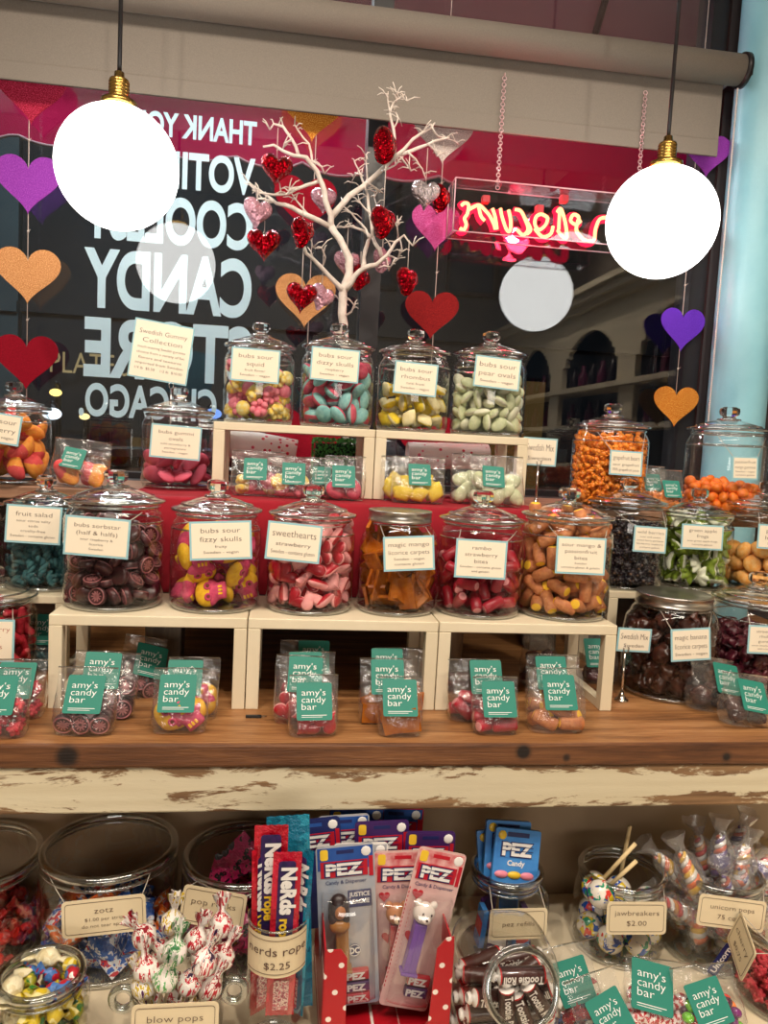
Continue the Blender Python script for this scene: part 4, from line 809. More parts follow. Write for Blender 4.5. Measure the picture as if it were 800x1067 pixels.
# ------------------------------------------------------------------ clear bags with a teal sticker
STK = {}
def sticker_mesh(w, h):
    m = MB(); m.prism(rrect(w, h, .003, 3), -.0004, .0004, 0)
    for i, ln in enumerate(("amy's", 'candy', 'bar')): put_text(m, ln, -w * .36, h * (.155 - .19 * i), h * .24, -.0008, 1, 1.3, w * .68, bold=-.008, align='l')
    m.box(-w * .36, w * .34, -.0008, -.0005, -h * .375, -h * .36, 1); m.box(-w * .36, w * .22, -.0008, -.0005, -h * .42, -h * .408, 1)
    return m.mesh('bag_sticker', [TEAL, WHITE])
STM = sticker_mesh(.052, .055)
FILMS = {}
def bag(lab, px, yb, wpx, ytop, z0, kind, n, slab, spx=None, lean=10, rz=0, roll=0, Y=None, deep=.05, sname='gummy_sweet', sgroup=None, sroll=0, ss=1.0, sr=1.0, fillb=.60):
    g = P(px, yb, Y) if Y else PZ(px, yb, z0); Yb = g.y + deep * .45
    w = wpx * g.y / 795; h = .1
    for _ in range(6): h = max(.06, P(px, ytop, Yb + .75 * h * math.tan(math.radians(lean))).z - z0)
    M = TR(P(px, yb, Yb).x, Yb, z0 + .0008) @ RZ(math.radians(rz)) @ RX(math.radians(-lean * .0)) @ RY(math.radians(roll))
    t = thing('candy_bag', lab, 'bag', M=M)
    def dep(v): return deep / 2 * (1 if v < .35 else max(.04, 1 - ((v - .35) / .42) ** 1.3 * .96)) * (.72 + .28 * min(1, v / .12))
    sl = math.tan(math.radians(lean))
    rows = []; K = 36; NV = 20; sd = rnd.uniform(0, 50)
    for i in range(NV + 1):
        v = i / NV; d = dep(v); row = []; ww = w / 2 * (1 - .07 * math.exp(-(v * 9) ** 2)) * (1 + .015 * math.sin(v * 7 + sd))
        for k in range(K):
            a = 2 * PI * k / K; c, s_ = math.cos(a), math.sin(a); e = .55 if v < .6 else .8
            x = ww * math.copysign(abs(c) ** .6, c); y = d * math.copysign(abs(s_) ** e, s_)
            y += .0016 * math.sin(x * 160 + sd + v * 9) * min(1, v * 2) + .0012 * math.sin(v * 34 + x * 60 + sd)
            row.append((x, y + max(0, v - .25) * h * sl, v * h + .0015 * math.sin(x * 90 + sd) * (v > .9)))
        rows.append(row)
    m = MB(); m.sheet([r[:] for r in rows], 0, closed=True); b0 = len(m.v); m.add([rows[0][k] for k in range(K)], [tuple(range(K))[::-1]])
    m.build('bag_film', FILM, t)
    m = MB(); m.tube([(-w / 2 * .99, max(0, .75) * h * sl, h), (0, .75 * h * sl + .001, h + .0005), (w / 2 * .99, .75 * h * sl, h)], .0012, 5); m.build('top_seal', RIMG, t)
    if spx is not False:
        f = lambda q: -dep(q) + max(0, q - .25) * h * sl
        lx, lz, v, Ys = 0, h * .55, .55, Yb - deep * .5
        for _ in range(6):
            if spx: sp = P(spx[0], spx[1], Ys); lx, lz = sp.x - M.translation.x, sp.z - z0
            v = max(.3, min(.76, lz / h)); Ys = Yb + f(v) - .003
        lx = max(-w / 2 + .02, min(w / 2 - .018, lx)); lz = v * h; v2 = min(1, v + .027 / h); v1 = max(0, v - .027 / h)
        tilt = math.atan2(f(v2) - f(v1), (v2 - v1) * h); yy = min(f(v), (f(v1) + f(v2)) / 2) - .0035
        ob('bag_sticker', STM, t, TR(lx, yy, lz) @ RX(-tilt) @ RY(math.radians(sroll)) @ SCL(ss, 1, ss))
    if kind:
        ms, r = SW[kind]; V = BBOX[kind]; ex = np.ptp(V, axis=0); flatk = ex.min() < .72 * ex.max(); thin_ax = int(ex.argmin()); Rw = w / 2 * .93
        r2 = r * .93; cols = max(2, int(2 * Rw / (2 * r2))); per = []
        for lay in range(60):
            zz = r2 * .8 + lay * r2 * 1.5
            for c in range(cols - (lay % 2)):
                for dp in ((-1, 1) if flatk else (0,) if r2 > deep * .3 else (-1, 1)): per.append(((c - (cols - 1 - (lay % 2)) / 2) * (2 * Rw / cols), dp, zz))
        per = [q for q in per if q[2] + r2 * .5 < h * fillb]; n = len(per)
        for i, (x, dp, zz) in enumerate(per[:n]):
            if flatk:
                R0 = {2: RX(PI / 2 if dp < 0 else -PI / 2), 1: Matrix.Identity(4), 0: RZ(PI / 2)}[thin_ax]; e = RX(rnd.gauss(0, .16)) @ RZ(rnd.gauss(0, .16)) @ RY(rnd.uniform(-PI, PI)) @ R0
                if kind in ('bite', 'mangobite', 'rope', 'redstick'): e = RY(rnd.gauss(0, .35)) @ RZ(rnd.gauss(0, .35))
                if kind == 'carpet': e = RX(rnd.gauss(0, .05)) @ RZ(rnd.gauss(0, .05)) @ RY(rnd.uniform(-.5, .5))
                if zz / h > .2: e = RX(-math.atan(sl)) @ e
            else: e = Euler((rnd.uniform(-PI, PI), rnd.uniform(-.5, .5), rnd.uniform(-PI, PI))).to_matrix().to_4x4()
            wv = V @ np.array(e.to_3x3()).T; zt = zz + wv[:, 2].max() * .6; q = dep(min(.95, max(zt, 0) / h)) * .93; half = np.ptp(wv[:, 1]) / 2
            f = min(1.0, max(.48, q / half)); yc = dp * max(0, q - half * f) * .9 - (wv[:, 1].max() + wv[:, 1].min()) / 2 * f
            z = max(zz + rnd.uniform(-.2, .2) * r2, -wv[:, 2].min() * f + .0015); x = max(-Rw + wv[:, 0].max() * f, min(Rw - wv[:, 0].max() * f, x + rnd.uniform(-.25, .25) * r2))
            ob(NAME.get(kind, sname), ms[i % len(ms)], None, M @ TR(x, yc + max(0, z / h - .25) * h * sl, z) @ e @ SCL(f, f, f), label=slab, category='sweet', group=sgroup or slab)
    return t
# worktop bags, back ones first
bag('bag of dark licorice buttons deepest under the left riser, sticker turned sideways', 140, 730, 46, 664, ZS, 'button', 7, 'dark button in the deepest bag under the left riser', (146, 688), 12, 25, 14, sroll=6)
bag('bag of dark licorice buttons behind the front one under the left riser', 106, 752, 66, 680, ZS, 'button', 12, 'dark button in the middle bag under the left riser', (104, 693), 12, 6, 4)
bag('front bag of dark licorice buttons before the left riser', 88, 769, 62, 696, ZS, 'button', 13, 'dark button in the front bag before the left riser', (89, 723), 12, -3, 0)
bag('bag of yellow and pink skulls behind the front one by the left riser leg', 200, 752, 54, 686, ZS, 'skull', 6, 'skull gummy in the rear bag by the left riser', (193, 705), 12, 0, 0)
bag('front bag of yellow and pink skulls before the left riser', 187, 767, 58, 697, ZS, 'skull', 8, 'skull gummy in the front bag before the left riser', (185, 722), 10, 0, 0)
bag('dim bag at the very back under the middle riser on the left', 313, 732, 48, 668, ZS, 'bite', 6, 'red sweet in the dim bag under the middle riser', (327, 675), 8)
bag('bag of pink hearts in the middle of the three under the middle riser', 322, 746, 54, 680, ZS, 'sweetheart', 6, 'pink heart in the middle of the three heart bags', (318, 690), 10, 4)
bag('bag of pink hearts just behind the front one under the middle riser', 310, 757, 54, 684, ZS, 'sweetheart', 8, 'pink heart in the bag behind the front heart bag', (318, 700), 12, -6)
bag('front bag of pink and red hearts before the middle riser', 325, 770, 54, 704, ZS, 'sweetheart', 9, 'pink heart in the front heart bag', (327, 731), 10, 3)
bag('bag of mango strips farthest back under the middle riser', 414, 742, 56, 676, ZS, 'carpet', 5, 'mango strip in the farthest bag under the middle riser', (398, 682), 10)
bag('bag of mango strips behind the front one under the middle riser', 400, 756, 58, 687, ZS, 'carpet', 6, 'mango strip in the second bag under the middle riser', (403, 704), 12)
bag('front bag of mango strips before the middle riser', 415, 770, 50, 706, ZS, 'carpet', 8, 'mango strip in the front bag before the middle riser', (416, 726), 10)
bag('bag of strawberry bites behind the front one under the right riser', 492, 754, 60, 688, ZS, 'bite', 10, 'red bite in the rear bag under the right riser', (505, 704), 12)
bag('front bag of strawberry bites before the right riser', 514, 768, 52, 706, ZS, 'bite', 9, 'red bite in the front bag before the right riser', (519, 728), 10)
bag('bag of dark pieces in the shade behind the log post', 560, 716, 44, 655, ZS, 'plum', 8, 'dark sweet in the shaded bag by the log post', False, 6, 20)
bag('bag of sour mango bites behind the front one under the right riser', 574, 750, 62, 683, ZS, 'mangobite', 8, 'mango bite in the rear bag under the right riser', (573, 700), 10)
bag('front bag of sour mango bites before the right riser', 577, 766, 66, 697, ZS, 'mangobite', 11, 'mango bite in the front bag before the right riser', (582, 721), 10)
bag('bag of red gummies between the legs of the right riser end', 623, 714, 40, 662, ZS, 'plum', 8, 'red gummy in the bag between the right riser legs', (622, 680), 6)
bag('teal stickered bag of salty pieces beside the left edge jar', 48, 700, 36, 640, ZS, 'rope', 8, 'dark teal piece in the bag beside the left edge jar', (44, 655), 6)
bag('rear bag of red raspberry sweets at the left edge of the worktop', 16, 752, 58, 688, ZS, 'rasp', 12, 'red raspberry sweet in the rear left edge bag', (18, 708), 12)
bag('front bag of red raspberry sweets at the left edge of the worktop', -4, 772, 62, 697, ZS, 'rasp', 14, 'red raspberry sweet in the front left edge bag', (-3, 724), 12)
bag('bag of dark chocolate pieces leaning before the right edge jars', 738, 744, 62, 686, ZS, 'choc', 9, 'chocolate piece in the rear right edge bag', (753, 706), 14, 10, 8, sroll=4)
bag('front bag of dark chocolate pieces at the right edge of the worktop', 774, 760, 66, 703, ZS, 'choc', 10, 'chocolate piece in the front right edge bag', (780, 725), 18, 8, 8, sroll=4)
# ledge bags
ZC = ZL + .0022
bag('bag of squid gummies at the left under the upper risers', 268, 524, 56, 471, ZC, 'squid', 7, 'squid gummy in the left bag under the upper risers', (266, 489), 8, 0, 0, 1.47, ss=.85)
bag('bag of squid gummies second under the upper risers', 303, 528, 52, 477, ZC, 'squid', 8, 'squid gummy in the second bag under the upper risers', (306, 494), 8, 0, 0, 1.455, ss=.85)
bag('bag with a dim sticker third under the upper risers', 336, 522, 40, 478, ZC, 'plum', 5, 'dark gummy in the dim bag under the upper risers', (335, 496), 6, 0, 0, 1.49, ss=.7)
bag('bag of pink and teal ovals by the joint of the upper risers', 358, 528, 44, 476, ZC, 'dizzy', 7, 'pink and teal oval in the bag under the upper risers', (358, 497), 8, 0, 0, 1.455, ss=.85)
bag('bag of rhombus gummies behind another, right of the upper riser joint', 412, 522, 34, 476, ZC, 'rhombus', 5, 'rhombus gummy in the half hidden bag', False, 6, 0, 0, 1.50)
bag('bag of yellow rhombus gummies under the right upper riser', 434, 530, 58, 477, ZC, 'rhombus', 9, 'rhombus gummy in the front rhombus bag', (437, 495), 8, 0, 0, 1.455, ss=.85)
bag('bag of pear ovals behind another under the right upper riser', 492, 524, 50, 474, ZC, 'pear', 7, 'pear oval in the rear pear bag', False, 6, 0, 0, 1.50)
bag('bag of pale pear ovals under the right upper riser', 516, 530, 60, 476, ZC, 'pear', 11, 'pear oval in the front pear bag', (514, 497), 10, 0, 0, 1.455, sroll=3, ss=.85)
bag('bag of pink orange slices beside the left edge jar on the ledge', 82, 514, 56, 459, ZL, 'peachslice', 7, 'orange slice in the bag beside the left edge ledge jar', (74, 478), 8, 0, 4, 1.54, sroll=6, ss=.8)
bag('rear bag of amber bears between the two right ledge jars', 674, 528, 40, 486, ZL, 'bear', 22, 'amber bear in the rear bag between the right ledge jars', (679, 503), 8, 0, 0, 1.575, ss=.75)
bag('front bag of amber bears between the two right ledge jars', 690, 534, 44, 490, ZL, 'bear', 26, 'amber bear in the front bag between the right ledge jars', (700, 510), 8, 0, 0, 1.545, ss=.75)

# ------------------------------------------------------------------ small card stands, wrapped rolls, boxwood, red paper hearts
def card_stand(lab, px, yb, ytop, z0, cpx, cw, ch, roll, lines, Y=None, big=1):
    g = P(px, yb, Y) if Y else PZ(px, yb, z0); Yv = g.y; t = thing('card_stand', lab, 'card stand', (g.x, Yv, z0 + .0005)); h = P(px, ytop, Yv).z - z0
    MB().lathe([(0, 0), (.0125, 0), (.0125, .002), (.009, .004), (.0045, .010), (.0032, .016), (.0, .016)], 24).build('stand_base', CHROME, t)
    MB().tube([(0, 0, .012), (0, 0, h)], .0022, 10).build('stem', CHROME, t)
    m = MB()
    for sx in (-1, 1): m.tube([(0, -.001, h - .002), (sx * .004, -.0035, h + .003), (sx * .005, -.004, h + .009), (sx * .0025, -.004, h + .012)], .0011, 6)
    m.build('clip', CHROME, t)
    c = P(cpx[0], cpx[1], Yv); card(t, TR(c.x - g.x, -.0015, c.z - z0) @ RY(math.radians(roll)), cw * Yv / 795, ch * Yv / 795, lines, big=big)
card_stand('small chrome stand holding a card between the right riser and the chocolate jar', 647, 730, 680, ZS, (660, 667), 40, 27, 2, ['Swedish Mix', 'Sweden'])
card_stand('small chrome stand with a pale card beside the upper right riser', 558, 524, 485, ZL, (562, 471), 38, 30, 1, ['Swedish Mix', 'Sweden'], 1.56)
card_stand('tall stand with a large tilted card rising behind the gummi oval jar', 176, 500, 405, ZL, (168, 367), 58, 58, 7, ['Swedish Gummy', 'Collection', 'mouth-watering Swedish gummies', 'choose from a variety of fun', 'flavors and textures', 'imported from Sweden', '1/4 lb  $5.50    1/2 lb  $10.00'], 1.74, 2)
s = NT('dotted_wrap_paper'); v = s.coord((1, 1, 1)); vo = s.n('ShaderNodeTexVoronoi'); vo.inputs['Scale'].default_value = 62; s.l(v, vo.inputs['Vector'])
f = s.ramp(vo.outputs['Distance'], [(.20, (1, 1, 1, 1)), (.25, (0, 0, 0, 1))]); s.pbr(s.mix(f, lin((248, 238, 232)), s.ramp(s.noise(v, 20, 1), [(.45, (232, 110, 140)), (.55, (206, 24, 62))])), .5); WRAP = s.m
def roll_(lab, xa, ya, xb, yb_, r, Y):
    a, b = P(xa, ya, Y), P(xb, yb_, Y); a.z = max(a.z, ZC + r); b.z = max(b.z, ZC + r); d = b - a; L = d.length; ang = math.atan2(d.z, d.x)
    t = thing('wrapped_roll', lab, 'wrapped roll', M=TR(*((a + b) / 2)) @ RY(-ang))
    q = Matrix(((0, 0, 1, 0), (1, 0, 0, 0), (0, 1, 0, 0), (0, 0, 0, 1)))
    MB().lathe([(r * .93, -L / 2), (r, -L / 2 + .002), (r, L / 2 - .002), (r * .93, L / 2), (r * .80, L / 2 - .004), (0, L / 2 - .006)], 32, M=q).lathe([(0, -L / 2 + .006), (r * .80, -L / 2 + .004), (r * .93, -L / 2)], 32, M=q).build('paper_tube', WRAP, t)
roll_('white wrapped roll with pink stars under the left upper riser', 226, 458, 308, 474, .034, 1.735)
roll_('white wrapped roll with pink stars under the right upper riser', 424, 474, 508, 476, .030, 1.735)
# clipped boxwood
bx = P(351, 480, 1.735); t = thing('boxwood_block', 'clipped green boxwood block under the joint of the upper risers', 'boxwood', (bx.x, 1.735, ZC))
GRN = flat('boxwood_leaf', (92, 176, 84), .6, c2=(58, 132, 60), nscale=50, rand=.0); m = MB(); bw, bh_ = .056, .115
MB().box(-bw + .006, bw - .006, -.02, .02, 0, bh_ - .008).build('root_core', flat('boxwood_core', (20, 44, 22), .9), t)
for i in range(1500):
    f = rnd.random(); x, y, z = rnd.uniform(-bw, bw), rnd.uniform(-.026, .026), rnd.uniform(.002, bh_)
    if f < .6: y = -.026 + rnd.uniform(-.004, .004)
    elif f < .8: z = bh_ + rnd.uniform(-.004, .004)
    else: x = math.copysign(bw, x)
    a = Euler((rnd.uniform(-1, 1), rnd.uniform(-1, 1), rnd.uniform(0, 6.3))).to_matrix(); q = .0045
    m.add([tuple(Vector((x, y, z)) + a @ Vector(c)) for c in ((-q, 0, 0), (0, -q * .55, .001), (q, 0, 0), (0, q * .55, .001))], [(0, 1, 2, 3)], 0, False)
m.build('leaves', GRN, t)
# small black clip lying on the worktop
q = PZ(264, 748, ZS); t = thing('black_clip', 'small black and silver clip lying on the worktop between the left and middle risers', 'clip', (q.x, q.y, ZS + .0005))
MB().box(-.012, .012, -.003, .003, 0, .004, b=.001).build('clip_body', BLACK, t); MB().tube([(.012, -.002, .002), (.020, -.002, .002), (.020, .002, .002), (.012, .002, .002)], .0007, 6).build('wire_loop', CHROME, t)
# ------------------------------------------------------------------ lower shelf
def wrapm(name, cols, scale=60, rough=.28, stretch=(1, 1, 1), metal=0.0, bump=.7):
    if name in MC: return MC[name]
    s = NT(name); f = s.noise(s.coord(stretch), scale, 2, .5, .4); n = len(cols); st = []
    for i, c in enumerate(cols): st.append((.34 + .32 * i / max(1, n - 1) if n > 1 else .5, c))
    nd = s.ramp(f, st); s.t.nodes[-1].color_ramp.interpolation = 'CONSTANT'
    s.pbr(nd, rough, metal, s.bump(s.noise(s.coord(), 130, 3, .7), bump, .004), coat=.3); MC[name] = s.m; return s.m
def sachet(w, h, d):
    nx, nzz = 10, 12; m = MB()
    for sg in (-1, 1):
        g = []
        for j in range(nzz + 1):
            v = j / nzz * 2 - 1; row = []
            for i in range(nx + 1):
                u = i / nx * 2 - 1; b = max(0, 1 - u * u) ** .6 * max(0, 1 - (v / .82) ** 2) ** .6 if abs(v) < .82 else 0
                row.append((u * w / 2, sg * (d / 2 * b + .0003), v * h / 2 + (.001 * (i % 2) if abs(v) == 1 else 0)))
            g.append(row)
        m.sheet(g)
    return m
def twist(r, L):
    m = MB(); pr = [(r * .95, -L * .5 - r * 1.5), (r * .75, -L * .5 - r * .9), (r * .22, -L * .5 - r * .25), (r * .8, -L * .5 + r * .15), (r, -L * .2), (r, L * .2), (r * .8, L * .5 - r * .15), (r * .22, L * .5 + r * .25), (r * .75, L * .5 + r * .9), (r * .95, L * .5 + r * 1.5)]
    m.lathe(pr, 16); m.v = [(x * (.35 if abs(z) > L * .5 + r * .4 else 1), y, z) for x, y, z in m.v]; return m.jitter(r * .12, 120, L * 100)
def regm(k, pairs, r): SW[k] = ([b.mesh('sweet_' + k, mt_ if isinstance(mt_, list) else [mt_]) for b, mt_ in pairs], r); BBOX[k] = np.array([v.co[:] for v in SW[k][0][0].vertices])
regm('redtwist', [(twist(.010, .022), wrapm('red_wrap', [(150, 20, 22), (196, 36, 30), (120, 12, 18)])), (twist(.010, .022), wrapm('red_wrap_clear', [(170, 40, 34), (200, 120, 96), (140, 20, 20)]))], .0145)
regm('zotz', [(sachet(.032, .040, .012), wrapm('blue_sachet', [(30, 84, 170), (40, 100, 190), (220, 225, 235), (30, 70, 150)], 75)), (sachet(.032, .040, .012), wrapm('orange_sachet', [(226, 96, 30), (240, 130, 50), (230, 226, 220), (60, 80, 160)], 75)), (sachet(.032, .04, .012), wrapm('blue_white_sachet', [(36, 96, 190), (225, 228, 235), (200, 40, 60), (30, 84, 170)], 90))], .0155)
regm('poprock', [(sachet(.036, .046, .010), wrapm('magenta_sachet', [(170, 24, 86), (190, 30, 100), (30, 20, 30), (150, 20, 70)], 70)), (sachet(.036, .046, .010), wrapm('maroon_sachet', [(90, 20, 44), (120, 28, 60), (200, 180, 60), (70, 16, 36)], 60))], .0165)
regm('greentwist', [(twist(.009, .02), wrapm('green_gold_wrap', [(40, 120, 50), (150, 150, 40), (220, 200, 60), (30, 90, 44)])), (twist(.009, .02), wrapm('yellow_wrap', [(226, 196, 40), (240, 225, 150), (200, 160, 30)])), (twist(.009, .02), wrapm('blue_red_wrap', [(70, 120, 190), (190, 30, 50), (230, 230, 225)])), (twist(.0125, .024), wrapm('cream_wrap', [(236, 226, 190), (220, 205, 160), (245, 240, 220)]))], .0135)
FBC = [(226, 60, 40), (120, 40, 110), (250, 130, 30), (110, 190, 40), (70, 24, 50)]
regm('fruitball', [(MB().ball((0, 0, 0), (.0085, .0085, .0068), 14, 9), flat('fruitball_%d' % i, c, .25, coat=.4)) for i, c in enumerate(FBC)], .008)
pm = flat('peppermint_red', (196, 24, 40), .3, coat=.4); pw = flat('peppermint_white', (240, 225, 220), .3, coat=.4)
b = MB().ball((0, 0, 0), (.0105, .0105, .007), 24, 9, lambda c: int((math.atan2(c.y, c.x) / PI * 4 + math.hypot(c.x, c.y) * 120) % 2)); regm('mint', [(b, [pm, pw])], .0095)
regm('foilmix', [(twist(.009, .02), wrapm('dark_red_foil', [(150, 16, 30), (180, 30, 40), (230, 230, 235)], 90, .2)), (twist(.009, .02), wrapm('blue_foil', [(24, 60, 130), (50, 90, 160), (30, 110, 60)], 90, .2))], .0125)
TOOT = wrapm('brown_roll_wrap', [(62, 26, 20), (72, 32, 24)], 20, .35, bump=.35); TOOW = flat('roll_white', (235, 228, 220), .5); TOOR = flat('roll_red', (196, 40, 40), .5)
def tootsie():
    m = MB(); r, L = .0105, .064; pr = [(r * .5, -L / 2 - .009), (r * .75, -L / 2 - .005), (r * .3, -L / 2 - .001), (r, -L / 2 + .002)]
    m.lathe(pr, 14, 1); m.lathe([(r, -L / 2 + .002), (r, -L / 2 + .004)], 14, 2); m.lathe([(r, -L / 2 + .004), (r, L / 2 - .004)], 14, 0); m.lathe([(r, L / 2 - .004), (r, L / 2 - .002)], 14, 2); m.lathe([(a, -b) for a, b in pr][::-1], 14, 1)
    q = MB(); q.v = [(z, x, y) for x, y, z in m.v]; q.f, q.m, q.s = m.f, m.m, m.s
    put_text(q, 'Tootsie Roll', 0, -.0048, .0145, -r - .0004, 1, .9, L * .82, bold=.03); return q
regm('tootsie', [(tootsie(), [TOOT, TOOW, TOOR])], .0145)

def cracker_jar(lab, px, py, Y, wpx, kind, slab, fill, nmax, tag, tagp, tagw, tagh, troll, rimr=1.0, shoulder=False, tyaw=0, sname='wrapped_sweet', n=None, sgroup=None, bodyw=None, big=1):
    p = P(px, py, Y); R = wpx * Y / 795 / 2 * 1.0; h = p.z - ZB; t = thing('open_jar', lab, 'jar', (p.x, Y, ZB + .0006)); Rb = R
    if shoulder:
        Rb = (bodyw or wpx * 1.14) * Y / 795 / 2; pr = [(0, .004), (Rb * .9, .0), (Rb * .97, .004), (Rb, .014), (Rb, h * .66), (Rb * .97, h * .78), (R * .98, h * .90), (R * .96, h * .93), (R * .96, h)]
    else: pr = [(0, .005), (R * .88, 0), (R * .97, .004), (R * 1.01, .016), (R * 1.02, h * .5), (R * 1.0, h * .86), (R * .95, h * .93), (R * .95, h)]
    MB().lathe(pr, 60).build('jar_body', GLASS, t)
    g = MB().torus(R * .95, .0062 * rimr, h, 60, 10); MB().lathe([(Rb * .90, .0012), (Rb * .96, .0014), (Rb * .96, .0072), (Rb * .90, .008), (0, .008)], 48).build('thick_base', RIMG, t)
    if shoulder:
        for k in range(2): MB().torus(R * .968, .0017, h * .93 - k * .007, 56, 6).build('screw_thread', RIMG, t)
    else: MB().torus(R * .985, .0022, h * .92, 56, 6).build('neck_ring', RIMG, t)
    g.build('glass_rim', RIMG, t)
    if tag:
        Yf = Y - Rb - .004
        for _ in range(8): c = P(tagp[0], tagp[1], Yf); dx = c.x - p.x; ly = -Rb - .0045 if abs(dx) < Rb * .5 else -math.sqrt(max((Rb + .004) ** 2 - dx * dx, (.3 * Rb) ** 2)); Yf = Y + ly
        M = TR(dx, ly, c.z - ZB) @ RZ(math.radians(tyaw)) @ RY(math.radians(troll)) @ RX(math.radians(-9))
        card(t, M, tagw * Yf / 795, tagh * Yf / 795, tag, name='price_tag', tagshape=True, cordz=h * .97, cordx=R * .70, R=R * .97, big=big)
    if kind: sweets(kind, TR(p.x, Y, ZB + .0006), Rb * .955, .010, h * fill, slab, sgroup or slab, sname, 'wrapped sweet' if sname != 'gummy_sweet' else 'sweet', nmax, n)
    return t, p, R, h
cracker_jar('wide open glass jar of red wrapped sweets at the left edge of the lower shelf', -31, 892, 1.155, 138, 'redtwist', 'red twist wrapped sweet in the left edge lower jar', .72, 60, None, None, 0, 0, 0)
cracker_jar('wide open glass jar with blue sachets and a zotz price tag', 115, 882, 1.155, 138, 'zotz', 'blue and orange sachet in the zotz jar', .66, 60, ['zotz', '$1.00 per strip', 'do not tear apart'], (108.5, 955), 86, 38, -5)
_, pr_, Rr_, hr_ = cracker_jar('wide open glass jar of magenta popping candy sachets behind the lollipops', 257, 890, 1.155, 134, 'poprock', 'magenta and maroon sachet in the jar behind the lollipops', .70, 50, ['pop rocks', '$1.50'], (222, 947), 70, 40, 5, tyaw=-12)
# sachets standing out of the popping candy jar
for k, (px, py, ro) in enumerate(((232, 908, .25), (248, 897, -.5), (256, 886, -.8))):
    q = P(px, py, 1.15); ob('wrapped_sweet', SW['poprock'][0][0], None, TR(*q) @ RY(ro) @ RX(-.3), label=('lowest', 'middle', 'highest')[k] + ' magenta sachet poking up to the rim of the popping candy jar', category='wrapped sweet', group='sachets at the popping candy jar rim')
# small screw-thread jar, front left
t, p, R, h = cracker_jar('small screw thread jar of green and yellow wrapped sweets at the lower left corner', 43, 1015, .945, 86, 'greentwist', 'green and yellow wrapped sweet in the lower left jar', .86, 60, None, None, 0, 0, 0, .8, True, bodyw=98)
card(t, TR(.03, -.062, .030) @ RZ(.35), .05, .03, ['$0.25'], name='price_tag', tagshape=True, big=1)
# pez refill jar, jawbreakers, unicorn pops, red gummies
t, prf, Rrf, hrf = cracker_jar('round glass jar of blue candy refill packs behind the chocolate roll jar', 528, 905, 1.11, 79, None, None, 0, 0, ['pez refills'], (540, 963), 70, 34, 3, .9, True, bodyw=99, tyaw=4)
_, pj, Rj, hj = cracker_jar('glass jar of speckled jawbreaker balls with sticks', 648, 906, 1.12, 97, None, None, 0, 0, ['jawbreakers', '$2.00'], (663, 957), 74, 37, 2, .9, True, bodyw=104, big=2)
_, pu, Ru, hu = cracker_jar('glass jar of clear wrapped swirl pops at the right of the lower shelf', 748, 907, 1.10, 99, None, None, 0, 0, ['unicorn pops', '75 cents'], (762, 952), 88, 36, 9, .9, True, bodyw=118, big=2)
t, pg, Rg, hg = cracker_jar('glass jar of red sugared gummies at the lower right edge', 826, 968, .98, 124, 'rasp', 'red sugared gummy in the lower right edge jar', .86, 60, ['cherry', '$0.75'], (772, 986), 58, 50, 18, 1, False, tyaw=-104, sname='gummy_sweet')
# refill packs
PEZB = flat('pack_blue', (52, 124, 200), .35, c2=(70, 144, 214), nscale=25); PEZR = flat('pack_red', (186, 22, 42), .35); PEZN = flat('pack_navy', (24, 34, 92), .4); PEZP = flat('pack_purple', (62, 30, 92), .35); PKW = flat('pack_white', (236, 232, 228), .4); PKY = flat('pack_yellow', (238, 196, 50), .4); PKPK = flat('pack_pink', (236, 140, 160), .4)
def brand(m, x, z, w, h, y, red, navy, white, skew=0):
    m.box(x - w * .56, x + w * .56, y - .0003, y + .0003, z - h * .68, z + h * .68, red)
    put_text(m, 'PEZ', x, z - h * .5, h / .70, y - .0008, navy, width=w * .96, bold=.09); put_text(m, 'PEZ', x, z - h * .46, h / .74, y - .0013, white, width=w * .88, bold=.045)
    for k in (-.12, .2): m.box(x - w * .46, x + w * .46, y - .0016, y - .0013, z + h * k, z + h * k + h * .05, navy)
for k, (px, py, ro, dy, tw) in enumerate(((537, 893, 7, 0, 'front'), (528, 884, 4, .02, 'second'), (521, 892, -4, .035, 'rear'))):
    Yq = 1.105 + dy; q = P(px, py, Yq); m = MB(); w, h = .074, .085
    m.prism(rrect(w, h, .003, 3), -.004, .004, 0); m.box(-.018, .018, -.0046, -.004, h * .36, h * .44, 4)
    brand(m, 0, .012, .056, .019, -.0044, 0, 4, 1); put_text(m, 'Candy', 0, -.012, .011, -.0048, 1, 1, bold=.03)
    for j, c in enumerate((2, 3, 2)): m.ball((-.022 + j * .021, -.003, -.026), (.012, .005, .006), 12, 7, c)
    m.ball((-.026, -.0038, .032), (.007, .002, .007), 12, 6, 3)
    m.build('refill_pack', [PEZB, PKW, PKPK, PKY, PEZN], None, TR(*q) @ RY(math.radians(ro)) @ RX(math.radians(-14)), label='%s of the blue candy refill packs standing in the round jar' % tw, category='candy pack', group='blue candy refill packs')
for k in range(6):
    a = k * 1.05; MB().prism(rrect(.03, .06, .003, 3), -.004, .004, 0).box(-.014, .014, -.0046, -.004, -.01, .012, 1).build('refill_pack', [PEZB, PEZR] if k % 2 else [PEZP, PKW], None, TR(prf.x + .036 * math.cos(a), 1.11 + .036 * math.sin(a), ZB + .045) @ RZ(a + PI / 2) @ RX(-.1), label='blue or purple candy pack lower down in the refill jar', category='candy pack', group='packs low in the refill jar')
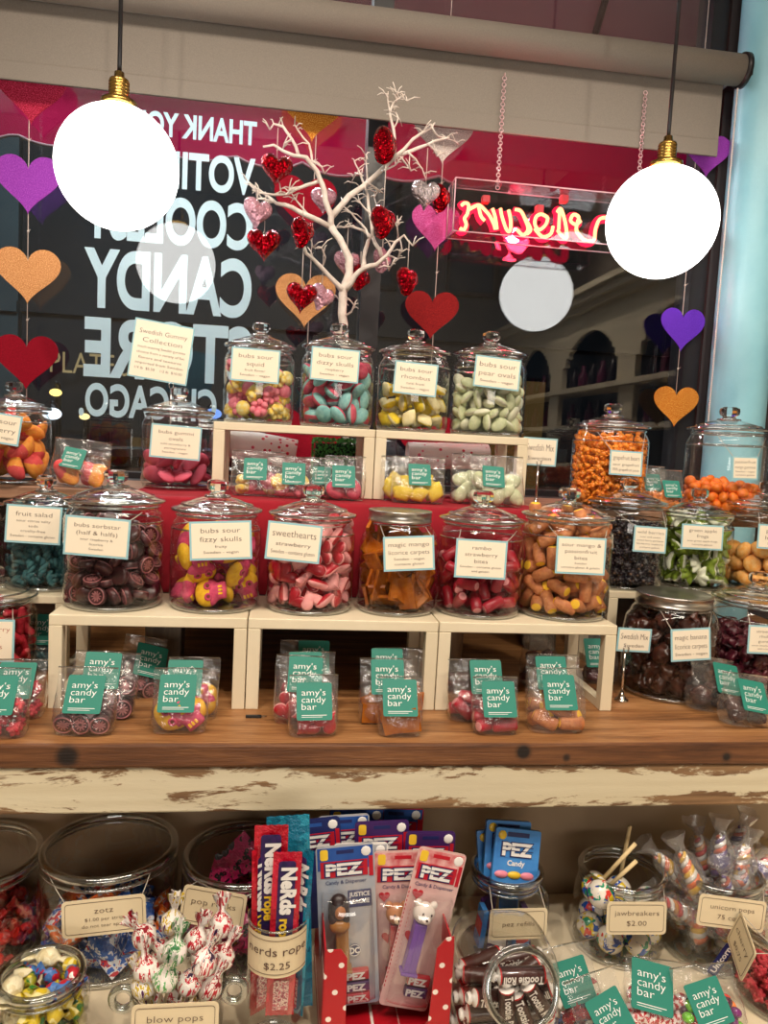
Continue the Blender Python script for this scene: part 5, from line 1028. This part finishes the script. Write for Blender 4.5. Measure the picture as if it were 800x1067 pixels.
# jawbreakers
s = NT('jawbreaker_shell'); vo = s.n('ShaderNodeTexVoronoi'); vo.inputs['Scale'].default_value = 95; oi = s.n('ShaderNodeObjectInfo'); ad = s.n('ShaderNodeVectorMath', operation='ADD'); s.l(s.coord(), ad.inputs[0]); s.l(oi.outputs['Location'], ad.inputs[1]); s.l(ad.outputs[0], vo.inputs['Vector'])
bl = s.noise(ad.outputs[0], 55, 3, .6, .5); sep = s.n('ShaderNodeSeparateXYZ'); s.l(vo.outputs['Color'], sep.inputs[0])
cr = s.ramp(sep.outputs[0], [(.0, (30, 90, 190)), (.3, (40, 150, 110)), (.5, (226, 196, 40)), (.7, (214, 60, 50)), (.85, (20, 60, 150))]); s.t.nodes[-1].color_ramp.interpolation = 'CONSTANT'
s.pbr(s.mix(s.ramp(bl, [(.49, (0, 0, 0, 1)), (.52, (1, 1, 1, 1))]), lin((234, 226, 212)), cr), .25, coat=.4); JAW = s.m
jb = MB().ball((0, 0, 0), .0215, 28, 18).mesh('jawbreaker', JAW); STK_M = flat('paper_stick', (226, 200, 150), .7)
jpos = pack(13, .0222, Rj * 1.02, .09)
for i, q in enumerate(jpos): ob('jawbreaker', jb, None, TR(pj.x + q[0], 1.12 + q[1], ZB + .010 + q[2]) @ Euler((i, 2 * i, i)).to_matrix().to_4x4(), label='white jawbreaker ball with coloured speckles in the jawbreaker jar', category='sweet', group='jawbreaker balls')
for (ax, ay, bx_, by, Y0, lb) in ((646, 915, 656, 861, 1.13, 'upright pale stick standing in the jawbreaker jar'), (629, 915, 662, 879, 1.10, 'long slanted stick in the jawbreaker jar, behind another'), (636, 922, 663, 897, 1.075, 'lowest slanted stick in the jawbreaker jar')):
    a, b = P(ax, ay, Y0), P(bx_, by, Y0 - .01); d = (b - a).normalized(); t = thing('jawbreaker_lollipop', lb, 'lollipop', a)
    MB().tube([(0, 0, 0), tuple(b - a)], .0032, 10).build('stick', STK_M, t); ob('candy_ball', jb, t, TR(*(-d * .0215)))
# twist-wrapped lollipops in a handled goblet
vz = P(187, 1026, .93); VR = 96 * .93 / 795 / 2; vh = vz.z - ZB
t = thing('lollipop_goblet', 'clear two handled glass goblet full of striped white lollipops', 'goblet', (vz.x, .93, ZB + .0006))
MB().lathe([(0, .006), (VR * .62, .0), (VR * .7, .004), (VR * .74, .014), (VR * .95, vh * .3), (VR * 1.0, vh * .6), (VR * .94, vh * .85), (VR * 1.0, vh)], 52).build('goblet_body', GLASS, t)
MB().torus(VR, .003, vh, 52, 8).build('glass_rim', RIMG, t); MB().lathe([(0, .005), (VR * .68, .004), (VR * .66, .010), (0, .011)], 40).build('thick_base', RIMG, t)
for sx, px, py in ((-1, 124, 1041), (1, 241, 1032)):
    c = P(px, py, .93); pts = [(sx * (VR * .97 + .014 + .0135 * math.cos(a)), 0, (c.z - ZB) + .0145 * math.sin(a)) for a in [PI * 2 * k / 22 for k in range(22)]]
    MB().tube(pts, .0055, 10, closed=True).build('loop_handle', KNOBG if False else RIMG, t)
c = P(183, 1062, .875); card(t, TR(c.x - vz.x, -VR - .004, c.z - ZB - .004) @ RX(math.radians(-6)), 92 * .875 / 795, .052, ['blow pops', '$0.50'], name='price_tag', tagshape=True, big=2)
def pop_mesh(seed, cols):
    m = MB(); r = .0155; pr = [(0, -r * 1.02), (r * .55, -r * .86), (r * .92, -r * .42), (r, 0), (r * .9, r * .45), (r * .5, r * .9), (r * .24, r * 1.25), (r * .34, r * 1.6), (r * .62, r * 2.1), (r * .7, r * 2.5)]
    m.lathe(pr, 20); m.v = [(x * (1 if z < r * 1.3 else .75 + .4 * math.sin(6 * math.atan2(y, x))), y * (1 if z < r * 1.3 else .75 + .4 * math.cos(5 * math.atan2(y, x))), z) for x, y, z in m.v]; m.jitter(.0016, 160, seed)
    key = 'pop_wrap_%d' % seed; s = NT(key); at = s.coord((70, 70, 9)); f = s.noise(at, 2.2, 2, .5); nd = s.ramp(f, [(.38, (246, 240, 232)), (.50, cols[0]), (.565, (246, 240, 232)), (.62, cols[1])]); s.t.nodes[-1].color_ramp.interpolation = 'CONSTANT'
    s.pbr(nd, .3, 0, s.bump(s.noise(s.coord(), 120, 3, .7), .6, .004), coat=.3); return m.mesh('pop_wrapper', s.m)
PW = [pop_mesh(1, ((196, 30, 50), (150, 20, 40))), pop_mesh(2, ((210, 180, 40), (90, 40, 90))), pop_mesh(3, ((90, 170, 90), (50, 130, 70))), pop_mesh(4, ((200, 40, 60), (60, 30, 70)))]
stm = MB().tube([(0, 0, -.015), (0, 0, -.085)], .0021, 8).mesh('stick', flat('white_stick', (236, 226, 206), .6))
for i, (px, py, dy, ro, k, lb) in enumerate(((150, 970, .01, -.5, 0, 'highest left lollipop in the goblet, red twist leaning right'), (180, 955, .03, .1, 1, 'yellow striped lollipop at the top middle of the goblet'), (205, 974, .0, .25, 0, 'red striped lollipop right of the middle of the goblet'), (230, 958, .01, .0, 0, 'tall lollipop with its white tail standing highest at the right of the goblet'), (152, 1003, -.03, -.1, 0, 'red twisted lollipop low at the left of the goblet'), (182, 986, -.02, .15, 2, 'pale lollipop with green marks in the middle of the goblet'), (212, 998, -.03, .3, 3, 'lollipop with dark red print low at the right of the goblet'), (172, 1014, -.04, .2, 2, 'green striped lollipop lying at the front of the goblet'),
        (150, 1021, -.03, -.3, 1, 'yellow striped lollipop at the lower left rim of the goblet'), (198, 1018, -.03, .3, 3, 'purple printed lollipop at the front rim of the goblet'), (232, 990, .0, .4, 0, 'lollipop at the right rim of the goblet'), (166, 985, .03, -.4, 3, 'lollipop tucked behind the left ones in the goblet'), (218, 1024, -.02, .5, 0, 'red striped lollipop lowest at the right of the goblet'))):
    q = P(px, py + 6, .93 + dy); t = thing('lollipop', lb, 'lollipop', M=TR(*q) @ RY(ro) @ RX(rnd.uniform(-.2, .3)) @ RZ(i)); ob('wrapper', PW[k], t); ob('stick', stm, t)
for i in range(10):
    a = i * .63; q = (vz.x + VR * .5 * math.cos(a), .93 + VR * .5 * math.sin(a), ZB + .035 + .02 * (i % 2)); t = thing('lollipop', 'lollipop buried low inside the goblet', 'lollipop', M=TR(*q) @ RY(.3 * math.cos(a)) @ RZ(a), group='lollipops low in the goblet'); ob('wrapper', PW[i % 4], t)
# rope sweets in a tall glass cylinder
nv = P(290, 953, .945); NR = 64 * .945 / 795 / 2; nh = nv.z - ZB
t = thing('tall_glass_vase', 'tall clear glass cylinder of long rope sweet packs', 'vase', (nv.x, .945, ZB + .0006))
MB().lathe([(0, .006), (NR * .9, 0), (NR, .005), (NR, nh)], 48).build('vase_body', GLASS, t); MB().torus(NR, .0014, nh, 48, 6).build('glass_rim', RIMG, t); MB().torus(NR * .95, .0025, .003, 48, 8).build('thick_base', RIMG, t)
c = P(290, 998, .945 - NR); zc = c.z - ZB; m = MB(); hh_ = 48 * .90 / 795 / 2; K = 24
def arc(w, z, R): return [(R * math.sin(w * (k / K - .5)), -R * math.cos(w * (k / K - .5)), z) for k in range(K + 1)]
m.sheet([arc(2.5, zc - hh_, NR + .0012), arc(2.5, zc + hh_, NR + .0012)], 0); m.sheet([arc(2.5, zc - hh_, NR + .0004), arc(2.5, zc + hh_, NR + .0004)], 0)
for st, zz, sz in (('nerds rope', zc + .002, .016), ('$2.25', zc - .016, .013)):
    vs, fs, w = text_geo(st, .0); m.add([((NR + .002) * math.sin(x * sz * 1.15 / NR), -(NR + .002) * math.cos(x * sz * 1.15 / NR), zz + z * sz) for x, y, z in vs], fs, 1, False)
for e in (-1, 1): m.tube(arc(2.3, zc + e * hh_ * .82, NR + .0018), .0003, 4, 1)
m.build('price_tag', [CREAM2, INK], t)
NBL = [wrapm('rope_red_wrap', [(190, 16, 44), (214, 30, 60), (176, 12, 40)], 30, .25), wrapm('rope_teal_wrap', [(20, 110, 140), (30, 140, 168), (16, 90, 120)], 30, .25), wrapm('rope_crimson_wrap', [(170, 14, 34), (196, 24, 44), (150, 10, 30)], 30, .25)]
NAVY = flat('rope_navy', (26, 28, 70), .35, c2=(60, 30, 90), nscale=120); RSPK = wrapm('rope_speckle', [(196, 80, 100), (230, 200, 190), (150, 40, 70), (210, 120, 130)], 220, .35)
def rope_pack(lab, ax, ay, bx_, by, Y, wpx, c, text, face=True, tilt=0):
    a, b = P(ax, ay, Y), P(bx_, by, Y); d = b - a; L = d.length; w = wpx * Y / 795; ang = math.atan2(d.x, d.z)
    t = thing('rope_sweet_pack', lab, 'candy pack', M=TR(*a) @ RY(ang) @ RZ(tilt)); g = sachet(w, L, .014); g.v = [(x, y, z + L / 2) for x, y, z in g.v]; g.build('wrapper', NBL[c], t)
    if face:
        m = MB(); m.prism(rrect(w * .60, L * .62, .004, 3), -.0078, -.0072, 0, TR(0, 0, L * .655))
        q = MB(); put_text(q, 'NeRds', -.004, 0, .026, 0, 1, 1.0, L * .30, bold=.05); put_text(q, text, .052, .0, .018, 0, 2, 1.0, bold=.04)
        m.add([(z - .006, -.0086, L * .77 - x * .95) for x, y, z in q.v], q.f, q.m, False); m.box(-w * .27, w * .27, -.0079, -.0074, L * .06, L * .24, 3); m.build('pack_print', [NAVY, PKW, PKY, RSPK], t)
rope_pack('front red rope sweet pack with navy panel and white lettering', 291, 1058, 300, 888, .925, 31, 0, 'rope')
rope_pack('tall crimson rope sweet pack behind the front one on its left', 277, 1050, 283, 860, .945, 36, 2, 'rope', True)
rope_pack('teal rope sweet pack standing tallest at the back of the vase', 304, 1050, 300, 850, .968, 46, 1, 'rope', False)
rope_pack('teal rope sweet pack with dark edge at the right of the vase', 307, 1055, 319, 884, .94, 22, 1, 'rope', True, -.7)
rope_pack('narrow crimson rope sweet pack at the left wall of the vase', 268, 1055, 270, 884, .945, 18, 2, 'rope', True, .6)
# red dotted display box with blister packs
YX = .915; bl_, brr = P(336, 1060, YX), P(468, 1060, YX); zt_ = P(345, 990, YX).z; bw_ = brr.x - bl_.x
DOT = NT('red_dotted_card'); v = DOT.coord((1, 1, 1)); fl = DOT.n('ShaderNodeVectorMath', operation='FRACTION'); ad = DOT.n('ShaderNodeVectorMath', operation='MULTIPLY_ADD'); DOT.l(v, ad.inputs[0]); ad.inputs[1].default_value = (38, 38, 38); ad.inputs[2].default_value = (.5, .5, .5)
rotm = DOT.n('ShaderNodeVectorRotate', rotation_type='Y_AXIS'); rotm.inputs['Angle'].default_value = .6; DOT.l(ad.outputs[0], rotm.inputs['Vector']); DOT.l(rotm.outputs[0], fl.inputs[0])
sx_ = DOT.n('ShaderNodeSeparateXYZ'); DOT.l(fl.outputs[0], sx_.inputs[0]); dd = DOT.mth('SQRT', DOT.mth('ADD', DOT.mth('POWER', DOT.mth('SUBTRACT', sx_.outputs[0], .5), 2), DOT.mth('POWER', DOT.mth('SUBTRACT', sx_.outputs[2], .5), 2)))
DOT.pbr(DOT.mix(DOT.ramp(dd, [(.13, (1, 1, 1, 1)), (.15, (0, 0, 0, 1))]), lin((178, 14, 30)), lin((240, 228, 220))), .4); DOT = DOT.m
t = thing('display_box', 'open red card box with white dots holding dispenser packs', 'display box', ((bl_.x + brr.x) / 2, YX, ZB + .0006)); hz = zt_ - ZB; hwx = bw_ / 2
fo = [(-hwx, 0), (hwx, 0), (hwx, hz + .012), (hwx - .010, hz + .010), (hwx - .022, hz - .004), (hwx - .028, .045), (hwx - .04, .030), (-hwx + .036, .026), (-hwx + .030, .040), (-hwx + .028, hz - .012), (-hwx + .02, hz), (-hwx, hz)]
MB().prism(fo, -.001, .001).build('front_panel', DOT, t)
MB().prism(fo, -.0014, -.0009).build('inner_edge', flat('box_edge', (214, 190, 160), .6), t, TR(0, .002, 0) @ SCL(1.0, 1, 1.0))
for sx in (-1, 1): MB().box(sx * hwx - .001, sx * hwx + .001, .001, .20, 0, hz).build('side_panel', DOT, t)
MB().box(-hwx, hwx, .20, .202, 0, hz + .03).box(-hwx, hwx, .001, .20, 0, .002).build('back_panel', DOT, t)
BLIST = thin('blister_plastic', (.96, .96, .96), .07, .05, 2.5, haze=.03)
def blister(lab, ax, ay, bx_, by, Y, wpx, head, head2, face, stem=None, hd=None, hdm=None, refills=(), lean=8, small=None, edge=None, depth=None, L=None):
    """pack on a card: header with brand block, clear bubble, dispenser"""
    Y += .05; b = P(bx_, by, Y); a = P(ax, ay, Y - .01); d = b - a; L = L or d.length; ang = math.atan2(d.x, d.z); w = wpx * Y / 795
    t = thing('dispenser_pack', lab, 'candy pack', M=TR(*b) @ RY(ang) @ RX(math.radians(-lean * .5)))
    m = MB(); m.prism([(x, z - L / 2) for x, z in rrect(w, L, .006, 4)], -.0006, .0006, 0); m.box(-w / 2 + .002, w / 2 - .002, -.0010, -.0006, -.034, -.003, 1); m.box(-.012, .012, -.0013, -.001, -.012, -.007, 5)
    m.prism([(-w * .36 + x, -.012 + z) for x, z in rrect(.011, .015, .003, 3)], -.0014, -.001, 6); m.ball((w * .36, -.001, -.011), (.007, .0006, .007), 14, 5, 2)
    brand(m, -.002, -.033, w * .72, .0165, -.0012, 3, 4, 2); m.box(w * .40, w / 2 - .002, -.0014, -.001, -.046, -.018, 3); put_text(m, 'Candy & Dispenser', 0, -.0535, .0072, -.0014, 5 if edge is None else 4, 1, w * .8)
    if small: m.box(w * .02, w * .42, -.0014, -.001, -.088, -.064, 4); put_text(m, small[0], w * .22, -.073, .0085, -.0018, 2, 1, w * .36, bold=.03); put_text(m, small[1], w * .22, -.083, .0085, -.0018, 2, 1, w * .34, bold=.03)
    if edge:
        for k in range(24): m.box(-w / 2 + .001, -w / 2 + .0022, -.0012, -.0008, -.06 - k * .006, -.057 - k * .006, 3)
        for hx, hz2, hs in ((-w * .3, -.066, .016), (-w * .22, -.125, .018)):
            m.prism([(hx + x, hz2 + z) for x, z in heart_out(hs, 20)], -.0016, -.001, 3)
    m.build('backing_card', [face, head, PKW, PEZR, PEZN, head2, PKY], t)
    if stem:
        sw, z0, z1 = .0175, -.165, -.098; MB().box(-sw / 2 - .009, sw / 2 - .009, -.018, -.003, z0, z1, b=.0015).box(-sw / 2 - .012, sw / 2 - .006, -.021, -.002, z0 - .004, z0, b=.001).box(-.0105, -.0075, -.019, -.018, z0 + .004, z1 - .004).build('dispenser_stem', stem, t, RY(-.0))
    if hd == 'bear':
        h = MB(); cx, cz, y = -.009, -.083, -.013; h.ball((cx, y, cz), (.0155, .012, .0145), 20, 12).ball((cx - .011, y, cz + .012), (.0055, .004, .0055), 12, 8).ball((cx + .011, y, cz + .012), (.0055, .004, .0055), 12, 8)
        h.ball((cx + .002, y - .0095, cz - .005), (.0072, .006, .0055), 14, 9, 1).ball((cx + .002, y - .0155, cz - .003), (.0022, .0015, .0016), 8, 5, 2)
        for sx in (-1, 1): h.ball((cx + .002 + sx * .006, y - .0112, cz + .003), (.0014, .001, .0018), 8, 5, 2)
        h.build('bear_head', hdm, t)
    elif hd == 'plain':
        h = MB(); cx, cz, y = -.012, -.080, -.013; h.ball((cx, y, cz), (.0145, .011, .019), 20, 12).ball((cx + .001, y - .006, cz - .002), (.0085, .007, .011), 16, 10, 2).ball((cx + .008, y, cz - .012), (.007, .008, .014), 14, 9).ball((cx - .008, y, cz - .012), (.007, .008, .014), 14, 9).ball((cx, y - .002, cz - .024), (.0145, .010, .010), 16, 9, 1).build('dispenser_head', hdm, t)
    for k, c in enumerate(refills):
        z = -.172 - k * .016; q = MB().box(-.006, .026, -.011, -.002, z - .0135, z, b=.0015); put_text(q, 'PEZ', .008, z - .0115, .0125, -.0115, 1, 1.2, .026, bold=.05); q.build('refill_roll', [c, PKW], t)
    if small: q = MB().lathe([(0, -.0004), (.0085, -.0004), (.0085, .0004), (0, .0004)], 24, 0, RX(PI / 2), False); put_text(q, 'DC', 0, -.004, .0115, -.0012, 1, 1, .013, bold=.05); q.torus(.0078, .0005, .0, 24, 5, 1, TR(0, -.0008, 0) @ RX(PI / 2)); q.build('round_badge', [PEZN, PKW], t, TR(.008, -.002, -.148))
    if stem:
        g = []; K = 24
        for i, (zz, dd_) in enumerate(((-.062, .001), (-.066, .016), (-.076, .026), (-.10, .028), (-.165, .024), (-.205, .018), (-min(L - .012, .222), .014), (-min(L - .008, .226), .001))):
            g.append([(w * .42 * max(-1, min(1, 1.15 * -math.cos(PI * k / K))), -.001 - dd_ * math.sin(PI * k / K) ** .6, zz) for k in range(K + 1)])
        MB().sheet(g).build('blister', BLIST, t)
    return t
PKF = flat('pack_grey_face', (186, 180, 178), .45, c2=(150, 160, 175), nscale=20); PKH = flat('pack_heart_face', (222, 188, 180), .45, c2=(206, 160, 158), nscale=30); PKHD = flat('pack_pink_header', (228, 180, 176), .4, c2=(200, 90, 96), nscale=60)
BHD = flat('pack_blue_header', (30, 70, 142), .35, c2=(40, 84, 160), nscale=30)
blister('blue headed dispenser pack back left, beside the teal rope packs', 336, 1000, 326, 853, 1.005, 58, PEZN, BHD, PEZN, L=.16)
blister('blue headed pack at the back, standing highest on the left', 366, 990, 372, 842, 1.035, 60, BHD, PEZN, PEZP, L=.16)
blister('blue headed pack with red corner at the back, right of the highest', 400, 990, 413, 841, 1.05, 62, BHD, PEZN, PEZR, L=.16)
blister('blue headed pack in the second row of the dotted box', 360, 1000, 358, 849, 1.015, 56, BHD, PEZN, PKF, L=.17, lean=6)
blister('purple headed pack in the second row of the dotted box', 396, 1000, 398, 855, 1.0, 60, PEZP, PEZN, PEZP, L=.17, lean=6)
blister('purple headed pack at the right end of the second row', 440, 1000, 449, 866, .985, 56, PEZP, PEZN, PEZP, L=.17, lean=6)
blister('white edged pack half hidden behind the blue headed front pack', 372, 1020, 376, 878, .975, 60, PKF, PKW, PKW, L=.19, lean=6)
GOLD = flat('gold_plastic', (168, 112, 44), .3); DHAIR = flat('dark_plastic', (42, 26, 26), .4); BROWNP = flat('tan_bear_plastic', (186, 118, 66), .4); MUZ = flat('muzzle_plastic', (232, 204, 170), .4); WBEAR = flat('white_bear_plastic', (238, 226, 216), .4); NOSE = flat('nose_dark', (60, 30, 30), .4); REDST = flat('red_stem_plastic', (176, 14, 40), .35); PURST = flat('purple_stem_plastic', (118, 66, 170), .35)
blister('front left dispenser pack with blue header and gold stem', 366, 1067, 359, 880, .948, 64, BHD, PEZN, PKF, GOLD, 'plain', [DHAIR, GOLD, BROWNP], (PEZR, PEZP, PEZR), 7, ('JUSTICE', 'LEAGUE'), L=.226)
blister('middle dispenser pack with a tan bear head and red stem', 414, 1062, 420, 886, .968, 66, PKHD, PEZR, PKH, REDST, 'bear', [BROWNP, MUZ, NOSE], (), 7, None, True, L=.222)
blister('front right tilted dispenser pack with a white bear head and purple stem', 414, 1062, 462, 886, .938, 56, PKHD, PEZR, PKH, PURST, 'bear', [WBEAR, WBEAR, NOSE], (PEZR, PEZP), 8, None, True, L=.224)
# jar with a round mouth turned to the front, full of brown rolls
tz0, tz1 = P(528, 1062, .90), P(528, 962, .955); tw_ = 114 * .93 / 795 / 2; th = tz1.z - ZB; tcx = P(528, 1000, .93).x
t = thing('round_mouth_jar', 'clear squarish jar with a round front mouth full of brown chocolate rolls', 'jar', (tcx, .935, ZB + .0006)); rows = []; K = 56
for i in range(25):
    u = i / 24; z = th * (.5 - .5 * math.cos(PI * u)); c = (1 - abs(2 * z / th - 1) ** 4.5) ** (1 / 3.2); rows.append([(tw_ * c * math.copysign(abs(math.cos(a)) ** .5, math.cos(a)), .068 * c * math.copysign(abs(math.sin(a)) ** .5, math.sin(a)) + (z / th) * .012, z) for a in [2 * PI * k / K for k in range(K)]])
MB().sheet(rows, closed=True).build('jar_body', GLASS, t)
mc = P(544, 1031, .862); MM = TR(mc.x - tcx, mc.y - .935, mc.z - ZB) @ RX(math.radians(68)); rr0 = 41 * .865 / 795
MB().torus(rr0, .0042, 0, 56, 10).torus(rr0 * 1.05, .0025, -.008, 56, 8).lathe([(rr0 * .98, 0), (rr0 * 1.04, -.012)], 56).build('mouth_rim', RIMG, t, MM)
tm = SW['tootsie'][0][0]
for i in range(30):
    lay = i // 6; k = i % 6; x = (-.031 + (k % 2) * .062) * .85 + rnd.uniform(-.005, .005); y = (-.034 + (k // 2) * .034) + rnd.uniform(-.004, .004); z = .016 + lay * .024
    if z > th * .72: continue
    ob('chocolate_roll', tm, None, TR(tcx + x, .935 + y, ZB + z) @ Euler((0, rnd.uniform(-.5, .5), rnd.choice((0, PI)) + rnd.uniform(-.35, .35))).to_matrix().to_4x4(), label='brown chocolate roll with white twisted ends in the round mouth jar', category='wrapped sweet', group='chocolate rolls in the round mouth jar')
for px, py, ry, rz, lb in ((543, 1016, .02, PI, 'topmost brown roll lying level across the jar mouth, lettering upside down'), (560, 1042, 1.0, .1, 'brown roll leaning steeply at the right of the jar mouth'), (528, 1050, 1.45, .1, 'brown roll standing upright at the left of the jar mouth'), (545, 1058, 1.2, -.1, 'brown roll standing at the bottom of the jar mouth')):
    q = P(px, py, .885); ob('chocolate_roll', tm, None, TR(*q) @ RY(ry) @ (RY(PI) if rz == PI else RZ(rz)), label=lb, category='wrapped sweet', group='rolls at the jar mouth')
# wrapped swirl pops
CELLO = thin('cellophane', (.95, .95, .96), .10, .16, 2.2, bump=1.0, bscale=70, haze=.06)
def swirl(cols, seed):
    m = MB(); r = .012
    for j in range(3): m.tube([(r * (1 - k / 26 * .5) * math.cos(k * .62 + j * 2.1) * .8, r * (1 - k / 26 * .5) * math.sin(k * .62 + j * 2.1) * .8, k / 26 * .062) for k in range(27)], [.0062 * (1 - .6 * k / 26) for k in range(27)], 7, j)
    return m.mesh('swirl_candy', [flat('swirl_%d_%d_%d' % c, c, .3, coat=.4) for c in cols])
SWM = [swirl(((236, 110, 40), (240, 190, 50), (230, 225, 215)), 1), swirl(((220, 60, 60), (240, 235, 225), (230, 150, 60)), 2), swirl(((90, 60, 130), (235, 230, 225), (200, 90, 60)), 3)]
def cello(seed):
    m = MB(); pr = [(.004, -.020), (.013, -.010), (.020, .010), (.021, .035), (.016, .055), (.007, .068), (.011, .078), (.019, .092)]; m.lathe(pr, 20); return m.jitter(.005, 75, seed).jitter(.003, 160, seed + 9).mesh('clear_wrapper', CELLO)
CEL = [cello(s_) for s_ in (1, 2, 3)]; STRM = wrapm('pop_label', [(60, 40, 110), (70, 50, 130), (230, 225, 235), (50, 30, 100)], 90)
for i, (px, py, dy, rx, ry, lb) in enumerate(((716, 905, .0, -.3, -.9, 'clear wrapped swirl pop leaning out at the left of the unicorn jar'), (735, 893, .03, .0, -.3, 'clear wrapped swirl pop at the back of the unicorn jar'), (750, 898, -.01, -.2, .05, 'orange and white wrapped swirl pop upright in the middle of the unicorn jar'), (768, 908, -.02, -.3, .4, 'red and orange wrapped swirl pop at the right of the unicorn jar'), (782, 905, .0, -.1, .75, 'wrapped swirl pop with purple label at the right rim of the unicorn jar'), (759, 882, .035, .1, .25, 'highest wrapped swirl pop behind the others in the unicorn jar'), (727, 915, -.03, -.3, -.4, 'wrapped swirl pop at the front left rim of the unicorn jar'))):
    q = P(px, py + 14, 1.10 + dy); t = thing('swirl_pop', lb, 'lollipop', M=TR(*q) @ RY(ry) @ RX(rx) @ RZ(i * 1.1)); ob('swirl_candy', SWM[i % 3], t); ob('clear_wrapper', CEL[i % 3], t)
    if i in (2, 4): MB().lathe([(.0155, .012), (.0165, .022), (.0155, .034)], 16).build('paper_label', STRM, t)
for i in range(16):
    a = i * 2.4; rr1 = Ru * .62; q = (pu.x + rr1 * math.cos(a), 1.10 + rr1 * math.sin(a), ZB + .03 + .028 * (i % 3)); t = thing('swirl_pop', 'clear wrapped swirl pop packed low inside the unicorn jar', 'lollipop', M=TR(*q) @ RY(1.2 * math.cos(a * 3)) @ RZ(a), group='swirl pops low in the unicorn jar'); ob('swirl_candy', SWM[i % 3], t); ob('clear_wrapper', CEL[i % 3], t)
m = MB(); put_text(m, 'Unicorn', 0, -.004, .014, -.0006, 1, 1, .045, bold=.03); m.prism(rrect(.054, .018, .003), 0, .0005, 0)
q = P(751, 1000, 1.02); m.build('pop_label_strip', [PEZN, PKW], None, TR(q.x, 1.10 - Ru * 1.13 - .003, q.z) @ RY(-1.0), label='dark paper strip lettered in white standing at the foot of the unicorn jar', category='label')
# bags on the lower shelf
bag('bag of foil sweets right beside the round mouth jar on the lower shelf', 602, 1060, 64, 984, ZB, 'foilmix', 12, 'foil wrapped sweet in the left lower bag', (599, 1018), 26, 8, -4, .93, deep=.036, sname='wrapped_sweet', sroll=-4)
bag('bag of red mints in the middle of the lower shelf bags', 684, 1062, 84, 1000, ZB, 'mint', 18, 'red and white mint in the middle lower bag', (671, 1024), 30, -6, 6, .925, deep=.036, sroll=7, ss=1.15)
bag('nearest low bag with its sticker cut by the bottom of the picture', 640, 1085, 70, 1012, ZB, 'foilmix', 10, 'foil sweet in the nearest lower bag', (641, 1052), 30, 10, -10, .865, deep=.036, sname='wrapped_sweet', sroll=-8)
bag('bag of coloured ball sweets before the red gummy jar', 742, 1068, 84, 1006, ZB, 'fruitball', 26, 'coloured ball sweet in the lower right bag', (735, 1038), 28, 0, -4, .905, deep=.036, sname='ball_sweet', sroll=-9, ss=1.02)
cb = P(794, 890, 1.2); MB().box(-.028, .03, -.02, .02, -.075, .03, b=.002).box(-.022, .02, -.0206, -.02, -.05, .0, 1).build('cream_carton', [flat('carton_card', (226, 206, 160), .6), PKW], None, TR(cb.x + .012, 1.225, ZB + .0765), label='cream card carton at the far right back of the lower shelf', category='carton')
